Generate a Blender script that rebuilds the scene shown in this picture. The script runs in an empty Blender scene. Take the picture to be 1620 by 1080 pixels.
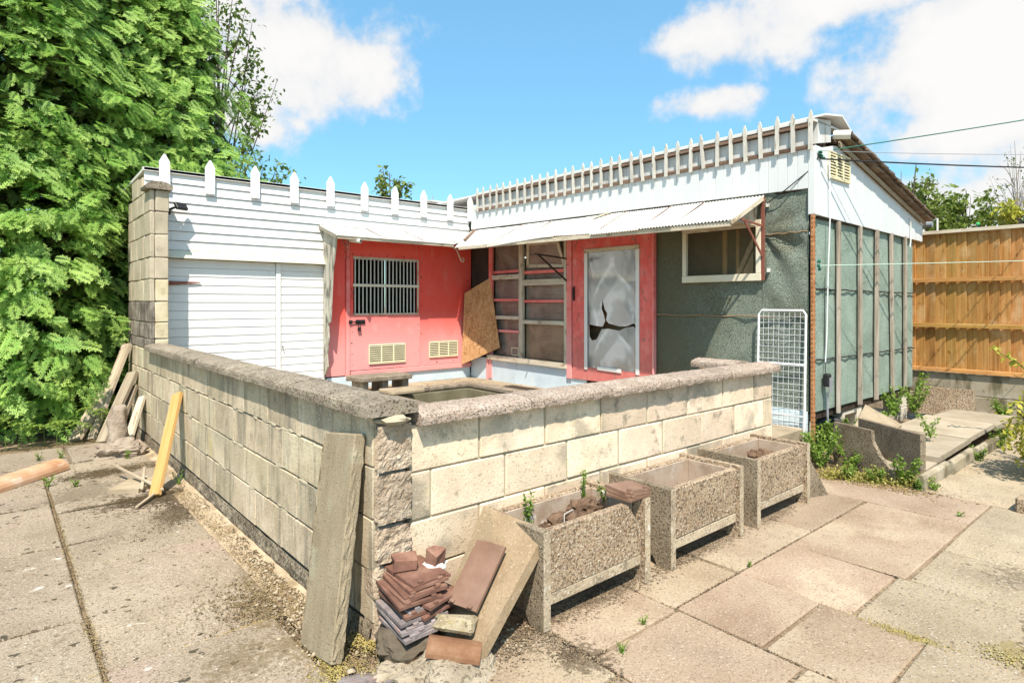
import bpy, math, random
import numpy as np
from mathutils import Vector, Matrix, noise

scene = bpy.context.scene
COL = scene.collection
R = math.radians
rnd = random.Random(11)
npr = np.random.default_rng(5)

# ------------------------------------------------------------------ camera, sky, sun, exposure
cam_d = bpy.data.cameras.new('camera')
cam = bpy.data.objects.new('camera', cam_d)
COL.objects.link(cam)
cam.location = (-1.34, -2.54, 1.49)
cam.rotation_euler = (R(90), 0, R(-40.6))
cam_d.sensor_width = 36
cam_d.lens = 21.33
cam_d.shift_y = -0.0370
cam_d.clip_start = 0.05
cam_d.clip_end = 1000
scene.camera = cam

SUN_TO = Vector((-0.79, -1.0, 2.0)).normalized()          # direction towards the sun
sun_el = math.asin(SUN_TO.z)
sun_d = bpy.data.lights.new('sun', 'SUN')
sun_d.energy = 4.4
sun_d.angle = R(0.55)
sun_d.color = (1.0, 0.905, 0.79)
sun = bpy.data.objects.new('sun', sun_d)
COL.objects.link(sun)
sun.location = (0, 0, 20)
sun.rotation_euler = SUN_TO.to_track_quat('Z', 'Y').to_euler()

scene.view_settings.view_transform = 'Standard'
scene.view_settings.look = 'None'
scene.view_settings.gamma = 1
scene.view_settings.use_curve_mapping = False
scene.view_settings.exposure = 0.90


class NT:
    """small helper for node trees"""
    def __init__(s, tree):
        s.t = tree
        s.t.nodes.clear()

    def n(s, typ, ins=None, **kw):
        nd = s.t.nodes.new(typ)
        for k, v in kw.items():
            setattr(nd, k, v)
        for k, v in (ins or {}).items():
            sock = nd.inputs[k]
            if isinstance(v, bpy.types.NodeSocket):
                s.t.links.new(v, sock)
            else:
                sock.default_value = v
        return nd

    def math(s, op, a, b=0.0, c=None, clamp=False):
        ins = {0: a, 1: b}
        if c is not None:
            ins[2] = c
        return s.n('ShaderNodeMath', ins, operation=op, use_clamp=clamp).outputs[0]

    def mix(s, f, a, b, blend='MIX'):
        nd = s.n('ShaderNodeMix', data_type='RGBA', blend_type=blend)
        for i, v in ((0, f), (6, a), (7, b)):
            if isinstance(v, bpy.types.NodeSocket):
                s.t.links.new(v, nd.inputs[i])
            else:
                nd.inputs[i].default_value = v if i == 0 else (tuple(v) + (1,))[:4]
        return nd.outputs[2]

    def ramp(s, f, pts, interp='LINEAR'):
        nd = s.n('ShaderNodeValToRGB', {0: f})
        nd.color_ramp.interpolation = interp
        el = nd.color_ramp.elements
        while len(el) < len(pts):
            el.new(0.5)
        for e, (p, c) in zip(el, pts):
            e.position = p
            e.color = (tuple(c) + (1,))[:4] if not isinstance(c, (int, float)) else (c, c, c, 1)
        return nd.outputs[0]

    def sstep(s, v, lo, hi):
        return s.n('ShaderNodeMapRange', {0: v, 1: lo, 2: hi, 3: 0.0, 4: 1.0}, interpolation_type='SMOOTHSTEP').outputs[0]


world = bpy.data.worlds.new('World')
scene.world = world
world.use_nodes = True
w = NT(world.node_tree)
sky = w.n('ShaderNodeTexSky', sky_type='NISHITA', sun_disc=False)
sky.sun_elevation = sun_el
sky.sun_rotation = math.atan2(SUN_TO.x, SUN_TO.y)
sky.air_density = 1.0
sky.dust_density = 0.6
sky.ozone_density = 1.6
sky.altitude = 50
tc = w.n('ShaderNodeTexCoord')
sep = w.n('ShaderNodeSeparateXYZ', {0: tc.outputs['Generated']})
az = w.math('ARCTAN2', sep.outputs[0], sep.outputs[1])          # 0 = +Y, positive towards +X
el = w.math('ARCSINE', sep.outputs[2])
nz1 = w.n('ShaderNodeTexNoise', {'Vector': tc.outputs['Generated'], 'Scale': 7.0, 'Detail': 9.0, 'Roughness': 0.58})
nz2 = w.n('ShaderNodeTexNoise', {'Vector': tc.outputs['Generated'], 'Scale': 2.6, 'Detail': 7.0, 'Roughness': 0.55})
# cumulus banks: azimuth, elevation, radii (degrees), weight
banks = [(20.0, 21.5, 12.0, 6.3, 1.0), (11.5, 27.0, 10, 9, 1.0), (25.5, 20.5, 7.0, 4.8, .95), (16, 16.5, 7, 4, .55),
         (60.0, 22.5, 8.5, 4.2, .95), (58.5, 17.2, 5.5, 2.6, .75), (78.0, 18.5, 10.5, 6.8, 1.0), (74.0, 25.0, 12, 4.0, .95), (77.5, 13.0, 8, 3.2, .7),
         (74.0, 7.2, 11, 3.4, .9), (86, 8, 14, 6, .9), (38.5, 9.6, 2.6, 1.2, .45),
         (110, 30, 22, 10, 1.), (-35, 28, 22, 9, 1.), (-80, 38, 25, 10, 1.), (160, 40, 28, 10, 1.), (-140, 30, 26, 9, 1.), (40, 62, 20, 9, .9), (-20, 58, 22, 8, .8)]
cover = None
for a0, e0, ra, re, wt in banks:
    da = w.math('SUBTRACT', az, R(a0))
    da = w.math('WRAP', da, math.pi, -math.pi)
    da = w.math('DIVIDE', da, R(ra))
    de = w.math('DIVIDE', w.math('SUBTRACT', el, R(e0)), R(re))
    d2 = w.math('ADD', w.math('MULTIPLY', da, da), w.math('MULTIPLY', de, de))
    v = w.math('MULTIPLY', w.math('SUBTRACT', 1.0, w.math('SQRT', d2)), wt)
    cover = v if cover is None else w.math('MAXIMUM', cover, v)
nsum = w.math('ADD', w.math('MULTIPLY', w.math('SUBTRACT', nz1.outputs[0], .5), 2.3), w.math('MULTIPLY', w.math('SUBTRACT', nz2.outputs[0], .5), 1.2))
dens = w.math('ADD', cover, nsum)
cl = w.sstep(dens, .02, .42)
lum = w.sstep(w.math('ADD', dens, w.math('MULTIPLY', nz1.outputs[0], .6)), .1, 1.1)
ccol = w.mix(lum, (2.8, 2.86, 3.0), (3.6, 3.52, 3.42))
tint = w.mix(w.sstep(el, R(4), R(34)), (.45, .68, .70), (.74, 1.07, 1.0))
blue = w.mix(1.0, sky.outputs[0], tint, 'MULTIPLY')
skyc = w.mix(w.math('MULTIPLY', cl, .97), blue, ccol)
bg = w.n('ShaderNodeBackground', {'Color': skyc, 'Strength': 0.15})
wo = w.n('ShaderNodeOutputWorld', {'Surface': bg.outputs[0]})

# ------------------------------------------------------------------ materials
MATS = {}


def mat(name, cols, scale=6.0, detail=8.0, rough=0.9, bump=0.25, bscale=60.0, specks=(), stains=(), vary=0.12,
        grain=None, spec=0.25, wpos=False, metal=0.0, dist=0.0, hue=0.0, transl=0.0, attr=None, bdist=0.004, grads=(), patches=()):
    m = bpy.data.materials.new(name)
    m.use_nodes = True
    t = NT(m.node_tree)
    oi = t.n('ShaderNodeObjectInfo')
    if wpos:
        co = t.n('ShaderNodeNewGeometry').outputs['Position']
    else:
        tcn = t.n('ShaderNodeTexCoord')
        off = t.n('ShaderNodeVectorMath', {0: (37.1, 17.3, 53.7), 'Scale': oi.outputs['Random']}, operation='SCALE')
        co = t.n('ShaderNodeVectorMath', {0: tcn.outputs['Object'], 1: off.outputs[0]}, operation='ADD').outputs[0]
    cg = co
    if grain:
        cg = t.n('ShaderNodeVectorMath', {0: co, 1: grain}, operation='MULTIPLY').outputs[0]
    n1 = t.n('ShaderNodeTexNoise', {'Vector': cg, 'Scale': scale, 'Detail': detail, 'Roughness': 0.62, 'Distortion': dist})
    k = len(cols)
    c = t.ramp(n1.outputs[0], [(0.3 + 0.4 * i / max(1, k - 1), cols[i]) for i in range(k)])
    hsum = None
    for st in stains:                       # (scale, colour, lo, hi, strength, stretch)
        cs = co
        if len(st) > 5 and st[5]:
            cs = t.n('ShaderNodeVectorMath', {0: co, 1: st[5]}, operation='MULTIPLY').outputs[0]
        ns = t.n('ShaderNodeTexNoise', {'Vector': cs, 'Scale': st[0], 'Detail': 6.0, 'Roughness': 0.6})
        f = t.math('MULTIPLY', t.sstep(ns.outputs[0], st[2], st[3]), st[4])
        c = t.mix(f, c, st[1])
    for sp in specks:                       # (scale, colour, lo, hi, strength)
        ns = t.n('ShaderNodeTexNoise', {'Vector': cg if (len(sp) > 5) else co, 'Scale': sp[0], 'Detail': 2.0, 'Roughness': 0.5})
        f = t.math('MULTIPLY', t.sstep(ns.outputs[0], sp[2], sp[3]), sp[4])
        c = t.mix(f, c, sp[1])
        hsum = f if hsum is None else t.math('ADD', hsum, f)
    if patches:
        gpos = t.n('ShaderNodeNewGeometry').outputs['Position']
        gsep = t.n('ShaderNodeSeparateXYZ', {0: gpos})
        nf = t.n('ShaderNodeTexNoise', {'Vector': gpos, 'Scale': 34.0, 'Detail': 5.0, 'Roughness': 0.7})
        ng = t.n('ShaderNodeTexNoise', {'Vector': gpos, 'Scale': 5.0, 'Detail': 3.0, 'Roughness': 0.6})
    for (px_, py_, rx_, ry_, pc_, ps_) in patches:
        d1 = t.math('DIVIDE', t.math('SUBTRACT', gsep.outputs[0], px_), rx_)
        d2 = t.math('DIVIDE', t.math('SUBTRACT', gsep.outputs[1], py_), ry_)
        dd = t.math('SQRT', t.math('ADD', t.math('MULTIPLY', d1, d1), t.math('MULTIPLY', d2, d2)))
        vv = t.math('ADD', t.math('SUBTRACT', 1.0, dd), t.math('ADD', t.math('MULTIPLY', t.math('SUBTRACT', nf.outputs[0], .5), 4.2), t.math('MULTIPLY', t.math('SUBTRACT', ng.outputs[0], .5), 2.2)))
        c = t.mix(t.math('MULTIPLY', t.sstep(vv, .12, .42), ps_), c, pc_)
    for (ax, lo, hi, gc, gs, gn) in grads:      # wear growing along a world axis
        gp = t.n('ShaderNodeSeparateXYZ', {0: t.n('ShaderNodeNewGeometry').outputs['Position']}).outputs[ax]
        gv = t.math('ADD', gp, t.math('MULTIPLY', t.math('SUBTRACT', n1.outputs[0], .5), gn))
        c = t.mix(t.math('MULTIPLY', t.sstep(gv, lo, hi) if lo < hi else t.math('SUBTRACT', 1.0, t.sstep(gv, hi, lo)), gs), c, gc)
    if attr:
        at = t.n('ShaderNodeAttribute', attribute_name='tone')
        c = t.mix(at.outputs['Fac'], c, attr)
    if vary or hue:
        v = t.math('MULTIPLY_ADD', oi.outputs['Random'], 2 * vary, 1 - vary)
        h = t.math('MULTIPLY_ADD', t.math('FRACT', t.math('MULTIPLY', oi.outputs['Random'], 7.31)), hue, 0.5 - hue / 2)
        c = t.n('ShaderNodeHueSaturation', {'Hue': h, 'Value': v, 'Color': c}).outputs[0]
    bs = t.n('ShaderNodeBsdfPrincipled', {'Base Color': c, 'Roughness': rough, 'Specular IOR Level': spec, 'Metallic': metal})
    if bump:
        nb = t.n('ShaderNodeTexNoise', {'Vector': cg, 'Scale': bscale, 'Detail': 4.0, 'Roughness': 0.65})
        h = nb.outputs[0]
        h = t.math('ADD', h, t.math('MULTIPLY', n1.outputs[0], .8))
        if hsum is not None:
            h = t.math('ADD', h, t.math('MULTIPLY', hsum, .5))
        bp = t.n('ShaderNodeBump', {'Strength': bump, 'Distance': bdist, 'Height': h})
        t.t.links.new(bp.outputs[0], bs.inputs['Normal'])
    sh = bs.outputs[0]
    if transl:
        tr = t.n('ShaderNodeBsdfTranslucent', {'Color': c})
        sh = t.n('ShaderNodeMixShader', {0: transl, 1: sh, 2: tr.outputs[0]}).outputs[0]
    t.n('ShaderNodeOutputMaterial', {'Surface': sh})
    MATS[name] = m
    return m


def film(name, tint, diff, f_tr, f_gl, rough=.15, wave=None, swirl=False):
    """plastic sheet: part transparent, part milky, part reflection"""
    m = bpy.data.materials.new(name)
    m.use_nodes = True
    t = NT(m.node_tree)
    co = t.n('ShaderNodeTexCoord').outputs['Object']
    tr = t.n('ShaderNodeBsdfTransparent', {'Color': tuple(tint) + (1,)})
    dc = tuple(diff) + (1,)
    ftr = f_tr
    n1 = t.n('ShaderNodeTexNoise', {'Vector': co, 'Scale': 2.2, 'Detail': 4.0, 'Distortion': 1.6})
    if swirl:
        n1 = t.n('ShaderNodeTexNoise', {'Vector': t.n('ShaderNodeVectorMath', {0: co, 1: (1.0, 1.6, .75)}, operation='MULTIPLY').outputs[0], 'Scale': 1.25, 'Detail': 3.0, 'Roughness': .45, 'Distortion': .9})
        dc = t.ramp(n1.outputs[0], [(.30, (.13, .135, .13)), (.45, (.20, .205, .20)), (.53, (.235, .235, .235)), (.60, (.27, .235, .22)), (.66, (.22, .225, .225)), (.72, (.15, .155, .155))])
        sp = t.n('ShaderNodeSeparateXYZ', {0: co})
        zz_, yy_ = sp.outputs[2], t.math('ADD', sp.outputs[1], .02)
        n2 = t.n('ShaderNodeTexNoise', {'Vector': co, 'Scale': 3.0, 'Detail': 2.0})
        wob = t.math('ADD', t.math('MULTIPLY', t.math('SUBTRACT', n1.outputs[0], .5), .40), t.math('MULTIPLY', t.math('SUBTRACT', n2.outputs[0], .5), .16))
        wing = t.math('MULTIPLY_ADD', t.math('SUBTRACT', 1.0, t.sstep(zz_, -.10, .36)), .27, .04)  # pale wing shape: reflection on the wrinkled film, painted into its colour
        body = t.math('SUBTRACT', t.math('ABSOLUTE', t.math('ADD', yy_, wob)), wing)
        inn = t.math('SUBTRACT', 1.0, t.sstep(body, -.02, .015))
        dc = t.mix(t.math('MULTIPLY', inn, t.math('MULTIPLY_ADD', t.sstep(n2.outputs[0], .42, .62), .75, .08)), dc, (.56, .565, .57))
        dc = t.mix(t.math('MULTIPLY', t.sstep(n2.outputs[0], .58, .70), .35), dc, (.42, .30, .28))
        rim = t.math('SUBTRACT', 1.0, t.sstep(t.math('ABSOLUTE', t.math('ADD', body, .02)), .004, .06))
        dc = t.mix(t.math('MULTIPLY', rim, t.math('MULTIPLY', t.math('SUBTRACT', 1.0, t.sstep(zz_, .40, .47)), t.math('MULTIPLY_ADD', t.sstep(n2.outputs[0], .40, .58), .60, .10))), dc, (.66, .67, .68))
        ftr = t.math('MULTIPLY', t.math('SUBTRACT', 1.0, t.sstep(n1.outputs[0], .32, .42)), f_tr)
    else:
        dc = t.mix(t.sstep(n1.outputs[0], .35, .7), diff, tuple(x * .55 for x in diff))
    df = t.n('ShaderNodeBsdfDiffuse', {'Color': dc})
    gl = t.n('ShaderNodeBsdfGlossy', {'Color': (1, 1, 1, 1), 'Roughness': rough})
    if wave:
        wv = t.n('ShaderNodeTexWave', {'Vector': co, 'Scale': wave, 'Distortion': .6, 'Detail': 1.0}, bands_direction='Z')
        bp = t.n('ShaderNodeBump', {'Strength': .5, 'Distance': .004, 'Height': wv.outputs[0]})
        t.t.links.new(bp.outputs[0], gl.inputs['Normal'])
        t.t.links.new(bp.outputs[0], df.inputs['Normal'])
        ftr = t.math('MULTIPLY', t.math('MULTIPLY_ADD', wv.outputs[0], .6, .45), f_tr)
    else:
        bp = t.n('ShaderNodeBump', {'Strength': .35, 'Distance': .03, 'Height': n1.outputs[0]})
        t.t.links.new(bp.outputs[0], gl.inputs['Normal'])
    a = t.n('ShaderNodeMixShader', {0: ftr, 1: df.outputs[0], 2: tr.outputs[0]})
    b = t.n('ShaderNodeMixShader', {0: f_gl, 1: a.outputs[0], 2: gl.outputs[0]})
    t.n('ShaderNodeOutputMaterial', {'Surface': b.outputs[0]})
    return m


DK = (.05, .045, .035)
m_block = mat('weathered_block', [(.37, .30, .195), (.51, .425, .295), (.60, .515, .375)], 3.2, rough=.95, bump=.7, bscale=60,
              specks=[(95, (.19, .155, .105), .57, .68, .6), (70, (.70, .63, .50), .62, .71, .55)],
              stains=[(3.2, (.20, .175, .13), .49, .66, .75, (2.8, 2.8, .42)), (2.0, (.56, .42, .17), .60, .74, .55, (1, 1, .8)), (5, (.16, .145, .11), .58, .72, .6), (6, (.64, .575, .45), .58, .70, .55, (2, 2, .5)), (1.6, (.25, .215, .155), .52, .66, .6)], vary=.18, hue=.014)
m_blockf = mat('cream_block', [(0.561, 0.432, 0.308), (0.709, 0.562, 0.409), (0.766, 0.624, 0.478)], 2.6, rough=.95, bump=.65, bscale=70,
               specks=[(85, (.30, .25, .17), .59, .69, .6), (60, (.76, .69, .54), .62, .72, .5)],
               stains=[(2.4, (.26, .23, .175), .53, .67, .7), (9, (.19, .165, .12), .57, .69, .65), (4, (.68, .56, .36), .57, .71, .55), (1.5, (.36, .315, .235), .54, .68, .65)], vary=.17, hue=.014)
m_mortar = mat('mortar', [(.34, .30, .21), (.46, .40, .29)], 12, bump=.5)
m_mortar_d = mat('dark_joint', [(.10, .09, .07), (.24, .21, .16), (.40, .36, .28)], 7, bump=.6)
m_coping = mat('coping_concrete', [(.20, .16, .115), (.285, .235, .175), (.35, .295, .23)], 6, bump=1.0, bscale=60, bdist=.010,
               specks=[(75, (.085, .065, .045), .54, .65, .8), (95, (.50, .44, .35), .58, .68, .8)],
               stains=[(7, (.10, .085, .06), .54, .70, .65), (3, (.42, .36, .25), .56, .7, .5), (16, (.5, .46, .38), .66, .72, .6)], vary=.12)
m_coping_p = mat('pink_coping_concrete', [(.27, .20, .15), (.36, .28, .22), (.43, .35, .285)], 6, bump=1.0, bscale=60, bdist=.010,
                 specks=[(75, (.13, .095, .07), .55, .66, .75), (95, (.60, .53, .45), .57, .67, .8)],
                 stains=[(7, (.16, .125, .09), .56, .72, .55), (5, (.58, .54, .47), .60, .74, .55)], vary=.10)
m_stone = mat('rough_stone', [(0.292, 0.213, 0.148), (0.404, 0.316, 0.228), (0.499, 0.426, 0.327)], 9, bump=1.0, bscale=45, bdist=.012,
              specks=[(60, (.17, .13, .095), .58, .70, .5), (80, (.60, .55, .46), .60, .72, .45)], stains=[(6, (.36, .30, .14), .60, .75, .45), (4, (.26, .20, .14), .54, .70, .6)], vary=.12)
MD = (.055, .038, .02)
ML = (.30, .22, .11)
m_slab_r = mat('buff_paving', [(0.233, 0.164, 0.107), (0.309, 0.230, 0.158), (0.366, 0.287, 0.205)], 2.0, rough=.94, bump=.7, bscale=80, bdist=.006,
               specks=[(70, (.19, .13, .085), .56, .66, .55), (95, (.50, .41, .31), .58, .68, .65), (130, (.15, .105, .07), .60, .70, .6), (24, (.10, .075, .05), .71, .75, .7)],
               stains=[(1.3, (.44, .36, .25), .50, .66, .65), (2.6, (.22, .165, .12), .56, .72, .55), (8, (.27, .20, .13), .58, .72, .4)], vary=.11, hue=.014, patches=[(.55, -.80, .12, .16, MD, .7), (1.0, -.48, .5, .07, MD, .75), (1.9, -.47, .4, .05, MD, .6)])
m_slab_g = mat('grey_paving', [(0.247, 0.193, 0.124), (0.318, 0.256, 0.172), (0.370, 0.305, 0.213)], 2.0, rough=.94, bump=.7, bscale=80, bdist=.006,
               specks=[(70, (.16, .13, .095), .55, .65, .6), (95, (.52, .46, .38), .58, .68, .7), (24, (.085, .07, .05), .69, .74, .75)],
               stains=[(1.5, (.38, .30, .205), .48, .64, .65), (3.2, (.19, .155, .115), .56, .72, .5)], vary=.09, patches=[(1.8, -1.66, .05, .16, (.22, .17, .06), .8), (2.0, -1.98, .12, .10, (.22, .17, .06), .7), (2.3, -2.0, .3, .06, MD, .7), (2.9, -1.9, .2, .2, MD, .5)])
m_slab_l = mat('pinkish_paving', [(0.216, 0.166, 0.117), (0.288, 0.228, 0.169), (0.346, 0.285, 0.221)], 2.0, rough=.95, bump=.8, bscale=80, bdist=.007,
               specks=[(62, (.15, .115, .08), .545, .65, .6), (85, (.50, .43, .34), .575, .675, .7), (130, (.12, .09, .065), .59, .68, .6), (15, (.05, .04, .025), .665, .70, .9), (8, (.56, .53, .47), .71, .77, .8)],
               stains=[(1.3, (.36, .29, .205), .5, .68, .6), (3.4, (.17, .13, .095), .56, .74, .6), (1.0, (.30, .21, .17), .52, .64, .6)], vary=.13, hue=.02,
               patches=[(-.50, 4.25, .45, .22, MD, .92), (-.38, 3.05, .34, .30, MD, .92), (-.30, 2.6, .22, .3, MD, .7), (-.75, 3.6, .35, .4, (.10, .075, .05), .6), (-.20, .75, .22, .45, (.15, .105, .05), .75), (-.30, .25, .35, .2, (.14, .10, .05), .6), (-.98, 2.4, .02, 2.6, ML, .7), (-.5, .56, .7, .02, ML, .7), (-.5, 3.15, .6, .03, MD, .7), (-1.3, 1.18, .6, .02, MD, .8), (-1.3, 2.36, .6, .02, MD, .8), (-1.3, 3.4, .6, .02, MD, .8), (-.5, 1.9, .5, .015, MD, .6), (-1.0, 4.86, 1.0, .03, MD, .8)])
m_rubble = mat('broken_rubble', [(.22, .175, .12), (.32, .265, .19), (.41, .35, .265)], 8, rough=.95, bump=1.0, bscale=40, bdist=.014, specks=[(55, (.12, .09, .06), .57, .68, .65), (75, (.52, .46, .37), .60, .71, .5)], stains=[(5, (.30, .245, .10), .58, .72, .5)], vary=.1)
m_soil = mat('soil', [(.13, .09, .055), (.24, .175, .11), (.34, .27, .18)], 9, bump=.9, bscale=60, bdist=.01, specks=[(60, (.06, .045, .03), .56, .66, .8), (90, (.46, .40, .30), .63, .72, .7)], vary=0)
m_moss = mat('dry_moss', [(.045, .032, .018), (.10, .07, .035), (.17, .12, .06)], 12, bump=.4, vary=0)
m_moss2 = mat('straw_moss', [(.15, .10, .045), (.25, .175, .085), (.33, .25, .13)], 12, bump=.4, vary=0)
m_lichen = mat('yellow_moss', [(.25, .19, .05), (.36, .29, .10), (.42, .37, .2)], 15, bump=.4, vary=0)
m_agg = mat('exposed_aggregate', [(0.278, 0.195, 0.122), (0.391, 0.290, 0.191), (0.474, 0.360, 0.245)], 5, bump=1.0, bscale=70, bdist=.012,
            specks=[(62, (.10, .07, .05), .54, .62, .8), (78, (.68, .58, .44), .57, .64, .85), (70, (.34, .18, .10), .61, .68, .7)],
            stains=[(4, (.14, .115, .08), .56, .72, .5), (3, (.40, .33, .23), .58, .70, .4)], vary=.06)
m_agg_e = mat('sawn_aggregate_edge', [(.28, .215, .145), (.38, .305, .21), (.46, .38, .27)], 7, bump=.6, bscale=70, specks=[(70, (.14, .10, .07), .56, .65, .7), (85, (.58, .51, .41), .58, .66, .7)], stains=[(6, (.13, .11, .075), .56, .68, .7), (9, (.60, .56, .48), .62, .70, .7)], vary=.1)
m_agg_d = mat('brown_aggregate', [(.17, .13, .085), (.26, .205, .14), (.33, .27, .19)], 5, bump=1.0, bscale=95, bdist=.010,
              specks=[(85, (.07, .055, .035), .54, .64, .8), (110, (.44, .38, .28), .58, .67, .8)], vary=.06)
m_conc = mat('plain_concrete', [(0.260, 0.203, 0.137), (0.333, 0.269, 0.182), (0.390, 0.322, 0.228)], 5, bump=.4, bscale=80, specks=[(120, (.2, .17, .13), .6, .72, .6)], stains=[(6, (.2, .18, .14), .56, .7, .6)], vary=.08)
m_conc_f = mat('crumbled_fillet', [(0.302, 0.228, 0.148), (0.403, 0.316, 0.211), (0.470, 0.384, 0.266)], 8, bump=.7, bscale=60, stains=[(6, (.20, .14, .07), .52, .68, .7), (9, (.62, .56, .46), .6, .72, .5)], specks=[(70, (.14, .10, .06), .6, .7, .6)])
m_conc_in = mat('planter_lining', [(.28, .19, .12), (.42, .33, .25), (.62, .56, .49)], 4, bump=.5, stains=[(4, (.24, .15, .085), .48, .66, .8), (5, (.68, .64, .60), .60, .70, .8)], vary=.05)
m_gboard = mat('old_gravel_board', [(0.237, 0.187, 0.118), (0.309, 0.248, 0.162), (0.374, 0.307, 0.208)], 6, bump=.7, bscale=120, grain=(1.6, 1.6, .5),
               specks=[(140, (.11, .10, .07), .57, .68, .7), (160, (.46, .42, .33), .61, .70, .6)], stains=[(5, (.38, .35, .25), .58, .72, .6)], vary=.1)
m_bslab = mat('brown_slab', [(0.202, 0.143, 0.085), (0.262, 0.189, 0.114), (0.302, 0.225, 0.144)], 5, rough=.95, bump=.6, bscale=100, specks=[(110, (.16, .12, .08), .58, .68, .65), (70, (.48, .40, .29), .60, .72, .4)], stains=[(3, (.21, .165, .105), .50, .70, .7), (9, (.16, .12, .08), .58, .72, .5)], vary=.05)
m_gwall = mat('stained_gravel_board', [(.24, .20, .135), (.34, .29, .21), (.40, .36, .28)], 3, bump=.4, stains=[(3.2, (.10, .085, .045), .47, .63, .85, (1, 1.6, .6)), (5, (.42, .38, .32), .58, .7, .6), (9, (.08, .07, .045), .58, .7, .6)], vary=.05)
m_white = mat('white_board_paint', [(0.651, 0.642, 0.611), (0.693, 0.684, 0.657), (0.716, 0.711, 0.689)], 3, rough=.55, bump=.08, spec=.35, stains=[(5, (.55, .52, .45), .63, .80, .4, (.35, 1, 1)), (30, (.5, .47, .40), .70, .78, .4), (7, (.50, .47, .40), .56, .74, .30, (2.2, 1, .25))], vary=.035)
m_cream = mat('cream_paint', [(.60, .55, .42), (.66, .62, .50)], 4, rough=.6, bump=.1, stains=[(6, (.42, .34, .2), .60, .78, .6)], vary=.03)
m_pvc = mat('white_cladding', [(0.598, 0.611, 0.606), (0.634, 0.646, 0.642)], 3, rough=.45, bump=.05, spec=.4, stains=[(4, (.56, .53, .47), .62, .8, .4, (2, 2, .5))], vary=.025)
m_strip = mat('grey_fascia', [(.50, .50, .48), (.60, .60, .58)], 6, rough=.7, bump=.2, stains=[(8, (.26, .22, .17), .58, .72, .7, (1, 1, .4))], vary=.04)
m_rot = mat('rotten_brown_timber', [(.10, .06, .04), (.18, .115, .08), (.27, .19, .14)], 9, grain=(3, 3, .3), bump=.6, stains=[(12, (.40, .34, .28), .6, .72, .6)], vary=.15)
m_picket = mat('flaking_picket_paint', [(0.440, 0.413, 0.357), (0.546, 0.516, 0.457), (0.581, 0.555, 0.498)], 10, grain=(2, 2, .5), rough=.7, bump=.25, stains=[(20, (.22, .17, .12), .58, .68, .85, (1.5, 1.5, .5)), (6, (.36, .26, .17), .62, .72, .6, (1, 1, .6))], vary=.10)
m_picket_w = mat('white_picket_paint', [(.70, .695, .67), (.76, .755, .735)], 6, rough=.55, bump=.1, stains=[(25, (.4, .35, .28), .70, .78, .6)], vary=.03)
m_red = mat('red_paint', [(.76, .07, .05), (.80, .095, .07), (.77, .125, .10)], 3, grads=[(2, 1.45, .75, (.77, .33, .315), .85, .6)], rough=.55, bump=.12, spec=.3, grain=(1, 1, .6), stains=[(7, (.70, .24, .20), .56, .74, .5, (1, 1, .35)), (16, (.36, .05, .04), .66, .76, .5)], vary=.03)  # lower pink: sunlight below the canopy shadow, painted into the red
m_redf = mat('faded_red_sunlit_low', [(0.690, 0.126, 0.105), (0.759, 0.189, 0.168), (0.782, 0.263, 0.242)], 5, grads=[(2, 1.45, .75, (.76, .36, .345), .75, .7)], rough=.6, bump=.2, spec=.3, grain=(.5, .5, 1.3), stains=[(11, (.30, .06, .05), .60, .72, .7, (.4, .4, 1.6)), (5, (.70, .36, .33), .56, .72, .5)], vary=.03)  # faded red, with sunlit pink painted in towards the bottom
m_redd = mat('worn_red_door_paint', [(.68, .085, .07), (.74, .13, .11), (.76, .22, .19)], 6, rough=.65, bump=.35, grain=(1, 1, .8), stains=[(12, (.26, .13, .105), .56, .66, .7, (1, 1.8, .8)), (40, (.34, .17, .14), .58, .68, .55, (1, 2, .6)), (9, (.72, .36, .32), .56, .70, .5, (1, 1, .6))], grads=[(2, 1.3, .5, (.42, .20, .175), .55, 1.6)], vary=.03)
m_blue = mat('pale_blue_paint', [(.46, .56, .62), (.54, .64, .69), (.58, .67, .71)], 3, rough=.5, bump=.1, stains=[(5, (.66, .70, .71), .56, .72, .6), (14, (.30, .32, .32), .66, .76, .5)], vary=.04)
m_felt = mat('green_mineral_felt', [(.175, .235, .19), (.245, .315, .26), (.30, .37, .315)], 2.6, rough=.95, bump=.9, bscale=110, bdist=.006, wpos=True,
             specks=[(95, (.07, .10, .08), .55, .65, .65), (120, (.46, .54, .475), .575, .67, .7)], stains=[(2.2, (.17, .19, .145), .5, .70, .6), (5, (.36, .41, .36), .58, .72, .6), (3, (.15, .155, .12), .60, .75, .5, (2.5, 1, .35))], vary=0)
m_feltw = mat('algae_stained_felt', [(.12, .145, .115), (.175, .21, .17), (.225, .26, .22)], 2.4, rough=.95, bump=1.0, bscale=100, bdist=.007, wpos=True,
              specks=[(85, (.035, .045, .03), .54, .65, .75), (105, (.44, .47, .41), .575, .67, .75)], stains=[(2.0, (.12, .115, .07), .46, .66, .7), (4, (.30, .33, .285), .58, .72, .5)], grads=[(1, .75, 1.7, (.105, .095, .055), .8, .9)], vary=0)
m_tar = mat('tar_seam', [(.02, .02, .018), (.04, .04, .035)], 20, rough=.7, bump=.3)
m_seam = mat('rusty_tack_line', [(.20, .13, .07), (.32, .22, .13)], 30, bump=.3)
m_wood = mat('weathered_batten', [(.20, .16, .12), (.34, .285, .225), (.46, .41, .35)], 7, grain=(4, 4, .35), bump=.6, bscale=60, stains=[(8, (.09, .065, .045), .56, .70, .75, (1, 1, .35)), (26, (.06, .045, .03), .66, .72, .8)], vary=.10)
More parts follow.
